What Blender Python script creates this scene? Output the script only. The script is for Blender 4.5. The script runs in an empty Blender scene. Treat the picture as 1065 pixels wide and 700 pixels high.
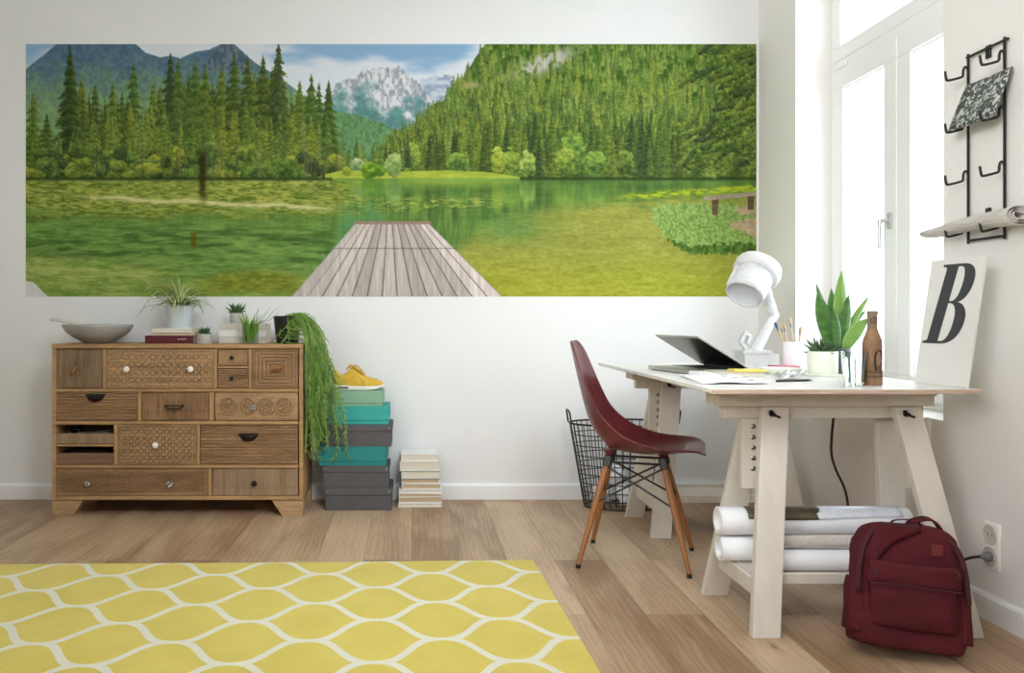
import bpy, math, random
WORLD=7.0; WALL_FILL=12.5; EXPO=0.05; MURAL_GAIN=1.0; FILL=52; FRONT=23
import numpy as np
from mathutils import Vector, Matrix, Quaternion
random.seed(7)
C = bpy.context.scene.collection
PI = math.pi
F = 880.0                      # focal length in pixels of the 1065x700 frame
def W(px, py, s):              # photo pixel at a scale of s pixels per metre -> point in the room
    return Vector(((px-428)/s, F/s, 1-(py-331)/s))
def lin(c):
    return tuple(((v/255)/12.92 if v/255 <= .04045 else ((v/255+.055)/1.055)**2.4) for v in c)

# ---------------------------------------------------------------- mesh builder
class M:
    def __init__(s): s.v=[]; s.f=[]; s.mi=[]; s.cur=0
    def add(s, vs, fs):
        o=len(s.v); s.v+= [tuple(p) for p in vs]
        for f in fs: s.f.append(tuple(i+o for i in f)); s.mi.append(s.cur)
        return s
    def box(s,x0,x1,y0,y1,z0,z1):
        vs=[(x,y,z) for z in (z0,z1) for y in (y0,y1) for x in (x0,x1)]
        return s.add(vs,[(0,2,3,1),(4,5,7,6),(0,1,5,4),(2,6,7,3),(0,4,6,2),(1,3,7,5)])
    def hexa(s,b,t):           # bottom quad, top quad (ccw from above)
        return s.add(list(b)+list(t),[(3,2,1,0),(4,5,6,7),(0,1,5,4),(1,2,6,5),(2,3,7,6),(3,0,4,7)])
    def tube(s,pts,r,n=6,closed=False,cap=True):
        pts=[Vector(p) for p in pts]; k=len(pts)
        rs=r if isinstance(r,(list,tuple)) else [r]*k
        tang=[]
        for i in range(k):
            a=pts[(i-1)%k] if (closed or i>0) else pts[i]
            b=pts[(i+1)%k] if (closed or i<k-1) else pts[i]
            d=b-a
            tang.append(d.normalized() if d.length>1e-9 else Vector((0,0,1)))
        t0=tang[0]; u=t0.orthogonal().normalized(); vs=[]
        for i in range(k):
            if i>0: u=tang[i-1].rotation_difference(tang[i])@u
            w=tang[i].cross(u)
            for j in range(n):
                a=2*PI*j/n; vs.append(pts[i]+(u*math.cos(a)+w*math.sin(a))*rs[i])
        fs=[]
        for i in range(k if closed else k-1):
            for j in range(n):
                a=i*n+j; b=i*n+(j+1)%n; i2=((i+1)%k)*n
                fs.append((a,b,i2+(j+1)%n,i2+j))
        if cap and not closed:
            fs.append(tuple(range(n-1,-1,-1))); fs.append(tuple((k-1)*n+j for j in range(n)))
        return s.add(vs,fs)
    def lathe(s,prof,c=(0,0,0),n=32,axis=None,cap=True):   # prof: (r,z)
        c=Vector(c); q=Vector((0,0,1)).rotation_difference(Vector(axis).normalized()) if axis is not None else Quaternion()
        vs=[];fs=[]
        for r,z in prof:
            for j in range(n):
                a=2*PI*j/n; vs.append(c+q@Vector((r*math.cos(a),r*math.sin(a),z)))
        for i in range(len(prof)-1):
            for j in range(n):
                fs.append((i*n+j,i*n+(j+1)%n,(i+1)*n+(j+1)%n,(i+1)*n+j))
        if cap:
            if prof[0][0]>1e-6: fs.append(tuple(range(n-1,-1,-1)))
            if prof[-1][0]>1e-6: fs.append(tuple((len(prof)-1)*n+j for j in range(n)))
        return s.add(vs,fs)
    def prism(s,poly,o,ex,ey,ez):      # polygon in (ex,ey) plane, extruded by vector ez
        o=Vector(o);ex=Vector(ex);ey=Vector(ey);ez=Vector(ez);n=len(poly)
        vs=[o+ex*a+ey*b for a,b in poly]+[o+ex*a+ey*b+ez for a,b in poly]
        fs=[tuple(range(n-1,-1,-1)),tuple(range(n,2*n))]+[(i,(i+1)%n,n+(i+1)%n,n+i) for i in range(n)]
        return s.add(vs,fs)
    def beam(s,p,q,w,t,side=(1,0,0)):  # bar from p to q, w wide along side, t thick across
        p=Vector(p);q=Vector(q);d=(q-p).normalized();sd=Vector(side);sd=(sd-d*sd.dot(d)).normalized();th=d.cross(sd)
        a=sd*w/2;b=th*t/2
        vs=[p-a-b,p+a-b,p+a+b,p-a+b,q-a-b,q+a-b,q+a+b,q-a+b]
        return s.add(vs,[(3,2,1,0),(4,5,6,7),(0,1,5,4),(1,2,6,5),(2,3,7,6),(3,0,4,7)])
    def grid(s,rows,closed_u=False):
        nr=len(rows);nc=len(rows[0]);vs=[p for r in rows for p in r];fs=[]
        for i in range(nr-1):
            for j in range(nc if closed_u else nc-1):
                fs.append((i*nc+j,i*nc+(j+1)%nc,(i+1)*nc+(j+1)%nc,(i+1)*nc+j))
        return s.add(vs,fs)
    def ball(s,c,r,n=12,sq=(1,1,1)):
        c=Vector(c); prof=[(math.sin(PI*i/n),-math.cos(PI*i/n)) for i in range(n+1)]
        prof=[(max(a,1e-5),b) for a,b in prof]
        o=len(s.v); s.lathe(prof,(0,0,0),2*n,cap=False)
        for i in range(o,len(s.v)):
            v=s.v[i]; s.v[i]=(c.x+v[0]*r*sq[0],c.y+v[1]*r*sq[1],c.z+v[2]*r*sq[2])
        return s
    def blade(s,pts,ws,up=(0,0,1),fold=.25,cols=5,edge_mat=None):
        pts=[Vector(p) for p in pts];k=len(pts);rows=[]
        for i in range(k):
            d=(pts[min(i+1,k-1)]-pts[max(i-1,0)]).normalized()
            sd=d.cross(Vector(up))
            sd=sd.normalized() if sd.length>1e-4 else Vector((1,0,0))
            nn=sd.cross(d)
            row=[]
            for c in range(cols):
                t=c/(cols-1)*2-1
                row.append(pts[i]+sd*ws[i]*t+nn*ws[i]*fold*abs(t))
            rows.append(row)
        o=len(s.v)
        for r in rows: s.v+=[tuple(p) for p in r]
        for i in range(k-1):
            for c in range(cols-1):
                s.f.append((o+i*cols+c,o+i*cols+c+1,o+(i+1)*cols+c+1,o+(i+1)*cols+c))
                s.mi.append(edge_mat if (edge_mat is not None and c in (0,cols-2)) else s.cur)
        return s
    def xf(s,mat,start=0):
        for i in range(start,len(s.v)):
            s.v[i]=tuple(mat@Vector(s.v[i]))
        return s

def obj(name,m,mats,parent=None,origin=None,smooth=True,ang=40,bevel=0,sub=0,solid=0):
    """link a builder's contents as ONE mesh object; geometry is given in room coordinates (or the parent's local ones)"""
    me=bpy.data.meshes.new(name)
    if origin is not None:
        o=Vector(origin); vs=[(v[0]-o.x,v[1]-o.y,v[2]-o.z) for v in m.v]
    else: vs=m.v
    me.from_pydata(vs,[],m.f)
    if not isinstance(mats,(list,tuple)): mats=[mats]
    for mm in mats: me.materials.append(mm)
    if len(mats)>1: me.polygons.foreach_set('material_index',m.mi)
    me.polygons.foreach_set('use_smooth',[smooth]*len(me.polygons))
    me.update()
    if smooth and ang<180: me.set_sharp_from_angle(angle=math.radians(ang))
    o_=bpy.data.objects.new(name,me); C.objects.link(o_)
    if origin is not None: o_.location=origin
    if parent is not None: o_.parent=parent
    if solid:
        md=o_.modifiers.new('s','SOLIDIFY'); md.thickness=solid; md.offset=0
    if bevel:
        md=o_.modifiers.new('b','BEVEL'); md.width=bevel; md.segments=2; md.limit_method='ANGLE'; md.angle_limit=math.radians(40)
    if sub:
        md=o_.modifiers.new('u','SUBSURF'); md.levels=sub; md.render_levels=sub
    return o_
def tag(o,label,cat,group=None):
    o['label']=label; o['category']=cat
    if group: o['group']=group
    return o
def thing(name,label,cat,loc=(0,0,0),rz=0,group=None):
    o=bpy.data.objects.new(name,None); C.objects.link(o); o.location=loc; o.rotation_euler=(0,0,rz); o.empty_display_size=.05
    return tag(o,label,cat,group)
def struct(name,m,mat,**k):
    o=obj(name,m,mat,**k); o['kind']='structure'; return o
def sub_world(m,root):      # shift room coordinates into the root's frame
    q=root.matrix_basis.inverted()
    return m.xf(q)
def copy_tree(o,parent=None):
    c=o.copy(); C.objects.link(c); c.parent=parent
    for ch in list(o.children): copy_tree(ch,c)
    return c

# ---------------------------------------------------------------- materials
def mat(name,rgb,rough=.6,metal=0,var=0,vscale=8,bump=0,bscale=60,rgb2=None,stretch=(1,1,1),spec=.5,detail=4,coat=0,trans=0,sheen=0,ior=1.45):
    m=bpy.data.materials.new(name); m.use_nodes=True; nt=m.node_tree; b=nt.nodes['Principled BSDF']
    c=lin(rgb)+(1,)
    b.inputs['Base Color'].default_value=c; b.inputs['Roughness'].default_value=rough; b.inputs['Metallic'].default_value=metal
    b.inputs['Specular IOR Level'].default_value=spec; b.inputs['Coat Weight'].default_value=coat
    b.inputs['Transmission Weight'].default_value=trans; b.inputs['Sheen Weight'].default_value=sheen; b.inputs['IOR'].default_value=ior
    L=nt.links.new
    if var or rgb2 or bump:
        tc=nt.nodes.new('ShaderNodeTexCoord'); mp=nt.nodes.new('ShaderNodeMapping'); mp.inputs['Scale'].default_value=stretch
        L(tc.outputs['Object'],mp.inputs['Vector'])
    if var or rgb2:
        n=nt.nodes.new('ShaderNodeTexNoise'); n.inputs['Scale'].default_value=vscale; n.inputs['Detail'].default_value=detail
        n.inputs['Roughness'].default_value=.6
        L(mp.outputs[0],n.inputs['Vector'])
        r=nt.nodes.new('ShaderNodeValToRGB'); r.color_ramp.elements[0].position=.3; r.color_ramp.elements[1].position=.7
        if rgb2 is None: rgb2=tuple(max(0,v*(1-var)) for v in rgb); 
        r.color_ramp.elements[0].color=lin(rgb2)+(1,); r.color_ramp.elements[1].color=c
        L(n.outputs['Fac'],r.inputs[0]); L(r.outputs[0],b.inputs['Base Color'])
    if bump:
        n2=nt.nodes.new('ShaderNodeTexNoise'); n2.inputs['Scale'].default_value=bscale; n2.inputs['Detail'].default_value=5
        L(mp.outputs[0],n2.inputs['Vector'])
        bp=nt.nodes.new('ShaderNodeBump'); bp.inputs['Strength'].default_value=bump; bp.inputs['Distance'].default_value=.01
        L(n2.outputs['Fac'],bp.inputs['Height']); L(bp.outputs[0],b.inputs['Normal'])
    return m
def thin_glass(name,tint=(255,255,255)):
    m=bpy.data.materials.new(name); m.use_nodes=True; nt=m.node_tree; nt.nodes.clear(); L=nt.links.new
    o=nt.nodes.new('ShaderNodeOutputMaterial'); t=nt.nodes.new('ShaderNodeBsdfTransparent'); g=nt.nodes.new('ShaderNodeBsdfGlossy')
    t.inputs[0].default_value=lin(tint)+(1,); g.inputs['Roughness'].default_value=.02
    f=nt.nodes.new('ShaderNodeFresnel'); f.inputs[0].default_value=1.45; x=nt.nodes.new('ShaderNodeMixShader')
    gm=nt.nodes.new('ShaderNodeNewGeometry'); mu=nt.nodes.new('ShaderNodeMath'); mu.operation='MULTIPLY'; sb=nt.nodes.new('ShaderNodeMath'); sb.operation='SUBTRACT'; sb.inputs[0].default_value=1; L(gm.outputs['Backfacing'],sb.inputs[1]); L(f.outputs[0],mu.inputs[0]); L(sb.outputs[0],mu.inputs[1]); L(mu.outputs[0],x.inputs[0]); L(t.outputs[0],x.inputs[1]); L(g.outputs[0],x.inputs[2]); L(x.outputs[0],o.inputs[0])
    return m
class N:     # tiny node-maths helper
    def __init__(s,nt): s.nt=nt
    def m(s,op,a,b=None,c=None):
        n=s.nt.nodes.new('ShaderNodeMath'); n.operation=op
        for i,v in enumerate((a,b,c)):
            if v is None: continue
            if isinstance(v,(int,float)): n.inputs[i].default_value=v
            else: s.nt.links.new(v,n.inputs[i])
        return n.outputs[0]
    def mix(s,f,a,b,mode='MIX'):
        n=s.nt.nodes.new('ShaderNodeMix'); n.data_type='RGBA'; n.blend_type=mode
        for i,v in ((0,f),(6,a),(7,b)):
            if isinstance(v,(int,float)): n.inputs[i].default_value=v
            elif isinstance(v,tuple): n.inputs[i].default_value=v
            else: s.nt.links.new(v,n.inputs[i])
        return n.outputs[2]

def floor_mat():
    m=bpy.data.materials.new('oak_planks'); m.use_nodes=True; nt=m.node_tree; b=nt.nodes['Principled BSDF']; L=nt.links.new; H=N(nt)
    tc=nt.nodes.new('ShaderNodeTexCoord'); sp=nt.nodes.new('ShaderNodeSeparateXYZ'); L(tc.outputs['Object'],sp.inputs[0])
    cb=nt.nodes.new('ShaderNodeCombineXYZ'); L(sp.outputs['Y'],cb.inputs[0]); L(sp.outputs['X'],cb.inputs[1])
    br=nt.nodes.new('ShaderNodeTexBrick'); L(cb.outputs[0],br.inputs['Vector'])
    br.offset=.37; br.offset_frequency=2; br.inputs['Scale'].default_value=1; br.inputs['Brick Width'].default_value=1.75; br.inputs['Row Height'].default_value=.1975
    br.inputs['Mortar Size'].default_value=.0011; br.inputs['Mortar Smooth'].default_value=.3; br.inputs['Bias'].default_value=0
    br.inputs['Color1'].default_value=(0,0,0,1); br.inputs['Color2'].default_value=(1,1,1,1); br.inputs['Mortar'].default_value=(.5,.5,.5,1)
    # per-plank offset so that grain does not run on across the joints
    off=nt.nodes.new('ShaderNodeVectorMath'); off.operation='MULTIPLY_ADD'
    off.inputs[1].default_value=(7.3,3.1,5.7); L(br.outputs['Color'],off.inputs[0]); L(cb.outputs[0],off.inputs[2])
    def noise(sc,st,det=6,rg=.6,dist=0):
        mp=nt.nodes.new('ShaderNodeMapping'); mp.inputs['Scale'].default_value=st; L(off.outputs[0],mp.inputs['Vector'])
        n=nt.nodes.new('ShaderNodeTexNoise'); n.inputs['Scale'].default_value=sc; n.inputs['Detail'].default_value=det; n.inputs['Roughness'].default_value=rg; n.inputs['Distortion'].default_value=dist
        L(mp.outputs[0],n.inputs['Vector']); return n.outputs['Fac']
    g1=noise(9,(.30,4,1),8,.7,1.1); g2=noise(2.2,(.6,2.2,1),4,.5,.8); g3=noise(40,(.25,9,1),3,.6)
    # flowing cathedral grain
    wv=nt.nodes.new('ShaderNodeTexWave'); wv.wave_type='BANDS'; wv.bands_direction='Y'; mp=nt.nodes.new('ShaderNodeMapping'); mp.inputs['Scale'].default_value=(.22,1.5,1)
    L(off.outputs[0],mp.inputs['Vector']); L(mp.outputs[0],wv.inputs['Vector']); wv.inputs['Scale'].default_value=9; wv.inputs['Distortion'].default_value=9; wv.inputs['Detail'].default_value=3; wv.inputs['Detail Scale'].default_value=1.2
    ramp=nt.nodes.new('ShaderNodeValToRGB'); e=ramp.color_ramp.elements
    e[0].position=.33; e[0].color=lin((148,116,86))+(1,); e[1].position=.67; e[1].color=lin((206,178,147))+(1,)
    t=H.m('ADD',H.m('MULTIPLY',g2,.62),H.m('ADD',H.m('MULTIPLY',g1,.3),H.m('MULTIPLY',wv.outputs['Fac'],.07)))
    t=H.m('ADD',t,H.m('MULTIPLY',H.m('SUBTRACT',br.outputs['Color'],.5),.26))
    L(t,ramp.inputs[0])
    col=H.mix(H.m('MULTIPLY',H.m('GREATER_THAN',g3,.62),.22),ramp.outputs[0],lin((128,94,66))+(1,))
    # knots
    mp2=nt.nodes.new('ShaderNodeMapping'); mp2.inputs['Scale'].default_value=(1.15,3.4,1); L(off.outputs[0],mp2.inputs['Vector'])
    vo=nt.nodes.new('ShaderNodeTexVoronoi'); vo.inputs['Scale'].default_value=1.7; vo.inputs['Randomness'].default_value=1; L(mp2.outputs[0],vo.inputs['Vector'])
    dd=H.m('ADD',vo.outputs['Distance'],H.m('MULTIPLY',H.m('SUBTRACT',g1,.5),.09))
    k1=nt.nodes.new('ShaderNodeMapRange'); k1.inputs['From Min'].default_value=.17; k1.inputs['From Max'].default_value=.02; L(dd,k1.inputs['Value'])
    k2=nt.nodes.new('ShaderNodeMapRange'); k2.inputs['From Min'].default_value=.06; k2.inputs['From Max'].default_value=.03; L(dd,k2.inputs['Value'])
    col=H.mix(H.m('MULTIPLY',k1.outputs[0],.45),col,lin((140,100,70))+(1,))
    col=H.mix(H.m('MULTIPLY',k2.outputs[0],.85),col,lin((70,55,50))+(1,))
    col=H.mix(H.m('MULTIPLY',br.outputs['Fac'],.7),col,lin((95,70,52))+(1,))
    L(col,b.inputs['Base Color']); b.inputs['Roughness'].default_value=.42; b.inputs['Specular IOR Level'].default_value=.4
    bp=nt.nodes.new('ShaderNodeBump'); bp.inputs['Strength'].default_value=.25; bp.inputs['Distance'].default_value=.004
    L(H.m('SUBTRACT',H.m('MULTIPLY',g1,.5),br.outputs['Fac']),bp.inputs['Height']); L(bp.outputs[0],b.inputs['Normal'])
    return m
def rug_mat():
    m=bpy.data.materials.new('woven_trellis'); m.use_nodes=True; nt=m.node_tree; b=nt.nodes['Principled BSDF']; L=nt.links.new; H=N(nt)
    tc=nt.nodes.new('ShaderNodeTexCoord'); sp=nt.nodes.new('ShaderNodeSeparateXYZ'); L(tc.outputs['Object'],sp.inputs[0])
    x,y=sp.outputs['X'],sp.outputs['Y']; P=.414; A=.085; k=2*PI/P
    # object origin is set on a joint of the trellis
    cs=H.m('COSINE',H.m('MULTIPLY',x,k)); sn=H.m('SINE',H.m('MULTIPLY',x,k))
    # flatter joints, steeper flanks
    w=H.m('MULTIPLY',H.m('ADD',cs,H.m('MULTIPLY',H.m('COSINE',H.m('MULTIPLY',x,3*k)),-.09)),A/.91)
    sl=H.m('MULTIPLY',sn,A*k); inv=H.m('DIVIDE',1.0,H.m('SQRT',H.m('ADD',1.0,H.m('MULTIPLY',sl,sl))))
    def fam(yy):
        q=H.m('FLOORED_MODULO',H.m('ADD',yy,.17),.34); return H.m('ABSOLUTE',H.m('SUBTRACT',q,.17))
    d=H.m('MINIMUM',fam(H.m('SUBTRACT',H.m('ADD',y,.085),w)),fam(H.m('SUBTRACT',H.m('ADD',H.m('ADD',y,.085),w),.17)))
    dn=H.m('MULTIPLY',d,inv)
    # woven stair-steps on the outline
    ws=nt.nodes.new('ShaderNodeTexNoise'); ws.inputs['Scale'].default_value=160; L(tc.outputs['Object'],ws.inputs['Vector'])
    dn=H.m('ADD',dn,H.m('MULTIPLY',H.m('SUBTRACT',ws.outputs['Fac'],.5),.006))
    mr=nt.nodes.new('ShaderNodeMapRange'); mr.inputs['From Min'].default_value=.0122; mr.inputs['From Max'].default_value=.0102; dn=H.m('DIVIDE',dn,H.m('ADD',1.0,H.m('MULTIPLY',H.m('MULTIPLY',sn,sn),.45))); L(dn,mr.inputs['Value'])
    n=nt.nodes.new('ShaderNodeTexNoise'); n.inputs['Scale'].default_value=5; n.inputs['Detail'].default_value=6; L(tc.outputs['Object'],n.inputs['Vector'])
    n2=nt.nodes.new('ShaderNodeTexNoise'); mp=nt.nodes.new('ShaderNodeMapping'); mp.inputs['Scale'].default_value=(1,.16,1); L(tc.outputs['Object'],mp.inputs['Vector']); L(mp.outputs[0],n2.inputs['Vector']); n2.inputs['Scale'].default_value=260
    yel=H.mix(n.outputs['Fac'],lin((206,186,78))+(1,),lin((234,216,116))+(1,))
    yel=H.mix(H.m('MULTIPLY',n2.outputs['Fac'],.35),yel,lin((198,176,70))+(1,))
    col=H.mix(mr.outputs[0],yel,lin((228,224,206))+(1,))
    L(col,b.inputs['Base Color']); b.inputs['Roughness'].default_value=.95; b.inputs['Specular IOR Level'].default_value=.1; b.inputs['Sheen Weight'].default_value=.2
    bp=nt.nodes.new('ShaderNodeBump'); bp.inputs['Strength'].default_value=.4; bp.inputs['Distance'].default_value=.004; L(n2.outputs['Fac'],bp.inputs['Height']); L(bp.outputs[0],b.inputs['Normal'])
    return m
def wood_mat(name,a,b_,c_=None,axis='X',rough=.6,sc=6):
    m=bpy.data.materials.new(name); m.use_nodes=True; nt=m.node_tree; b=nt.nodes['Principled BSDF']; L=nt.links.new; H=N(nt)
    tc=nt.nodes.new('ShaderNodeTexCoord')
    def noise(s,st,det=5,dist=0):
        mp=nt.nodes.new('ShaderNodeMapping'); mp.inputs['Scale'].default_value=st; L(tc.outputs['Object'],mp.inputs['Vector'])
        n=nt.nodes.new('ShaderNodeTexNoise'); n.inputs['Scale'].default_value=s; n.inputs['Detail'].default_value=det; n.inputs['Roughness'].default_value=.62; n.inputs['Distortion'].default_value=dist
        L(mp.outputs[0],n.inputs['Vector']); return n.outputs['Fac']
    st={'X':(.5,3,6),'Z':(6,3,.5),'Y':(6,.5,3)}[axis]
    f1=noise(sc,st,6,.5); f2=noise(2.5,(1,1,1),4); f3=noise(sc*7,st,3)
    r=nt.nodes.new('ShaderNodeValToRGB'); e=r.color_ramp.elements; e[0].position=.32; e[0].color=lin(a)+(1,); e[1].position=.68; e[1].color=lin(b_)+(1,)
    L(H.m('ADD',H.m('MULTIPLY',f1,.6),H.m('MULTIPLY',f2,.4)),r.inputs[0])
    col=H.mix(H.m('MULTIPLY',H.m('GREATER_THAN',f3,.6),.35),r.outputs[0],lin(c_ or tuple(v*.62 for v in a))+(1,))
    L(col,b.inputs['Base Color']); b.inputs['Roughness'].default_value=rough; b.inputs['Specular IOR Level'].default_value=.3
    bp=nt.nodes.new('ShaderNodeBump'); bp.inputs['Strength'].default_value=.3; bp.inputs['Distance'].default_value=.003; L(f3,bp.inputs['Height']); L(bp.outputs[0],b.inputs['Normal'])
    return m

MT=dict(
 wall=mat('white_plaster',(238,238,238),.9,var=.02,vscale=1.5,bump=.06,bscale=40,spec=.2),
 wallr=mat('warm_white_plaster',(238,234,230),.9,var=.02,vscale=1.5,bump=.08,bscale=30,spec=.2),
 wallgrey=mat('grey_plaster',(236,236,234),.9),
 handle=mat('silver_handle',(196,196,194),.3,.4),
 ceil=mat('ceiling_white',(240,240,240),.9),
 base=mat('skirting_white',(243,243,243),.45,var=.015),
 win=mat('window_white_lacquer',(240,240,238),.35),
 glass=thin_glass('clear_pane'),
 oakfloor=floor_mat(), rug=rug_mat(),
 desk=mat('white_desk_paint',(244,242,238),.35,var=.05,vscale=3,stretch=(1,6,1)),
 ply=mat('bare_plywood_edge',(208,186,166),.7,rgb2=(168,140,120),vscale=30,stretch=(.4,.4,8)),
 tres=mat('cream_painted_wood',(222,214,202),.5,var=.06,vscale=7,bump=.08,bscale=25,stretch=(2,2,.6)),
 steel=mat('brushed_steel',(150,148,145),.35,1), darkmetal=mat('dark_iron',(52,48,46),.45,.8,bump=.1,bscale=120),
 black=mat('black_lacquered_wire',(28,27,28),.45), chrome=mat('chrome',(220,220,220),.1,1),
 maroon=mat('maroon_moulded_plastic',(104,40,46),.34,bump=.03,bscale=500,coat=.1),
 legwood=wood_mat('chair_leg_maple',(142,92,52),(168,114,70),axis='Z',rough=.4),
 white=mat('matte_white',(240,240,240),.6), cream=mat('cream_paper',(232,226,210),.85,var=.06,vscale=40,stretch=(.3,.3,12)),
 pages=mat('book_pages',(214,196,164),.9,rgb2=(170,145,108),vscale=60,stretch=(.2,.2,14)),
 pagesw=mat('white_book_pages',(236,230,216),.9,rgb2=(206,196,178),vscale=60,stretch=(.2,.2,14)),
 coverw=mat('white_book_cover',(238,237,234),.6,var=.02), coverb=mat('blue_grey_cover',(120,150,155),.6),
 coverd=mat('dark_book_cover',(70,66,66),.6), coverr=mat('maroon_book_cloth',(98,30,42),.6,var=.1,vscale=60),
 covers=mat('pale_cloth_cover',(214,208,196),.75,var=.05,vscale=50),
 paper=mat('paper_white',(243,243,246),.7,var=.015), 
 cardgrey=mat('grey_cardboard',(92,90,92),.75,var=.08,vscale=14), cardteal=mat('teal_cardboard',(56,166,158),.7,var=.05,vscale=10),
 cardteal2=mat('deep_teal_cardboard',(40,134,134),.7,var=.05,vscale=10), cardmint=mat('sage_green_cardboard',(136,176,150),.75,var=.05,vscale=10),
 yel=mat('yellow_suede',(226,184,62),.8,var=.14,vscale=35,bump=.15,bscale=150,sheen=.3), sole=mat('white_rubber',(232,230,222),.55),
 dark=mat('dark_lining',(48,40,30),.9), lace=mat('yellow_lace',(196,146,34),.8), soleair=mat('dark_air_window',(60,55,48),.4),
 ceramic=mat('white_ceramic',(240,236,226),.25), galv=mat('pale_zinc',(206,216,222),.5,var=.06,vscale=6),
 concrete=mat('speckled_concrete',(200,197,190),.85,rgb2=(170,166,160),vscale=120), blackpot=mat('black_pot',(34,33,36),.45),
 bowl=mat('grey_stoneware',(176,174,172),.5,rgb2=(150,148,146),vscale=5), spoon=mat('pale_spoon',(214,208,200),.4),
 soil=mat('potting_soil',(66,48,36),1,bump=.8,bscale=60),
 leaf=mat('spider_leaf_green',(146,172,92),.5,var=.2,vscale=20), leafc=mat('spider_leaf_cream',(222,226,180),.5),
 succ=mat('succulent_green',(72,104,62),.45,var=.25,vscale=40), sans=mat('sansevieria_green',(92,138,62),.4,rgb2=(58,98,46),vscale=16,stretch=(1,1,3)),
 sans2=mat('sansevieria_light',(136,176,88),.4,rgb2=(112,152,70),vscale=14), sedge=mat('sansevieria_edge',(176,196,112),.4),
 rhip=mat('trailing_green',(146,178,88),.55,rgb2=(104,142,58),vscale=9), glassleaf=mat('grass_green',(150,188,88),.5,var=.15,vscale=20),
 potw=mat('ivory_pot',(234,238,222),.4), potg=mat('slate_pot',(92,96,104),.5), tray=mat('ivory_tray',(230,232,220),.45),
 plaster=mat('papier_mache_white',(222,222,222),.9,bump=1.0,bscale=55,var=.04,vscale=30), 
 lampdark=mat('lamp_inside_grey',(205,205,207),.8,bump=.5,bscale=40),
 alu=mat('laptop_aluminium',(196,192,188),.35,.85), screen=mat('dark_screen',(26,26,28),.15), keys=mat('dark_keys',(58,56,56),.5),
 greybook=mat('greige_book',(196,188,172),.7), post=mat('yellow_notes',(248,224,110),.8), penblue=mat('slate_pen',(84,92,110),.4),
 pencil=mat('black_pencil',(40,38,40),.4), foil=mat('crumpled_foil',(225,226,228),.3,.55), blue=mat('blue_bristle',(60,92,140),.7), bristle=mat('tan_bristle',(190,160,120),.8),
 woodlight=mat('light_handle_wood',(206,180,142),.6), pink=mat('pink_paper',(200,110,130),.7),paleblue=mat('pale_blue_paper',(200,222,226),.7),
 bottle=mat('brown_paper_bottle',(160,124,92),.65,rgb2=(122,90,64),vscale=22), ink=mat('black_ink',(44,36,32),.7), bottlecap=mat('bottle_paper_top',(150,128,106),.7,var=.2,vscale=60),
 bag=mat('maroon_canvas',(92,36,42),.9,var=.14,vscale=7,bump=.2,bscale=140,spec=.15), bagd=mat('dark_maroon_webbing',(70,26,31),.8,bump=.2,bscale=200), bagt=mat('bag_tag',(104,26,30),.6),
 board=mat('offwhite_board',(226,223,218),.8,var=.02), letter=mat('charcoal_letter',(62,62,66),.75),
 news=mat('newsprint',(214,208,200),.9,rgb2=(182,176,170),vscale=24,stretch=(6,.6,6)), cordm=mat('brown_black_cord',(48,30,30),.6), plastic=mat('white_socket_plastic',(240,236,228),.35), hole=mat('socket_well',(200,194,184),.5), greyplug=mat('grey_plug',(120,118,120),.5),
 wire=mat('grey_cable',(150,150,150),.5),
)
# ================================================================ THE ROOM
XR=1.92; YB=4.681; XL=-2.9; YF=-1.6; ZC=3.05
NY0,NY1,NZ0,NZ1=3.055,4.23,.63,2.68      # window niche of window_1
T=.36
m=M().box(XL-.2,XR+T,YF-.2,YB+.2,-.1,0); struct('floor',m,MT['oakfloor'])
m=M().box(XL-.2,XR+T,YB,YB+.2,0,ZC); struct('wall_back',m,MT['wall'])
m=M().box(XL-.2,XL,YF,YB,0,ZC); struct('wall_left',m,MT['wallgrey'])
m=M().box(XL-.2,XR+T,YF-.2,YF,0,ZC); struct('wall_front',m,MT['wallgrey'])
m=M().box(XL-.2,XR+T,YF-.2,YB+.2,ZC,ZC+.1); struct('ceiling',m,MT['ceil'])
m=M()
m.box(XR,XR+T,NY1,YB,0,ZC); m.box(XR,XR+T,NY0,NY1,0,NZ0); m.box(XR,XR+T,NY0,NY1,NZ1,ZC); m.box(XR,XR+T,YF,NY0,0,ZC)
struct('wall_right',m,MT['wallr'])
# skirting
def skirt(name,a,b,nrm):
    a=Vector(a);b=Vector(b);nrm=Vector(nrm)
    prof=[(0,0),(.016,0),(.016,.074),(.012,.082),(.006,.086),(0,.086)]
    d=b-a; mm=M().prism(prof,a,nrm,(0,0,1),d); return struct(name,mm,MT['base'],smooth=False)
skirt('baseboard_back',(XL,YB,0),(1.30,YB,0),(0,-1,0))
skirt('baseboard_right',(XR,YB,0),(XR,YF,0),(-1,0,0))
# ridged low skirting panel in the corner under the desk
mm=M(); prof=[(0,0),(.03,0),(.03,.012)]
for k in range(4):
    z=.014+k*.019; prof+=[(.036,z+.003),(.036,z+.014),(.028,z+.0155),(.028,z+.0175)]
prof+=[(.03,.093),(.0,.093)]
mm.prism(prof,(1.30,YB,0),(0,-1,0),(0,0,1),(XR-1.30-.016,0,0)); struct('trim_1',mm,MT['base'],smooth=False)

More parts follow.
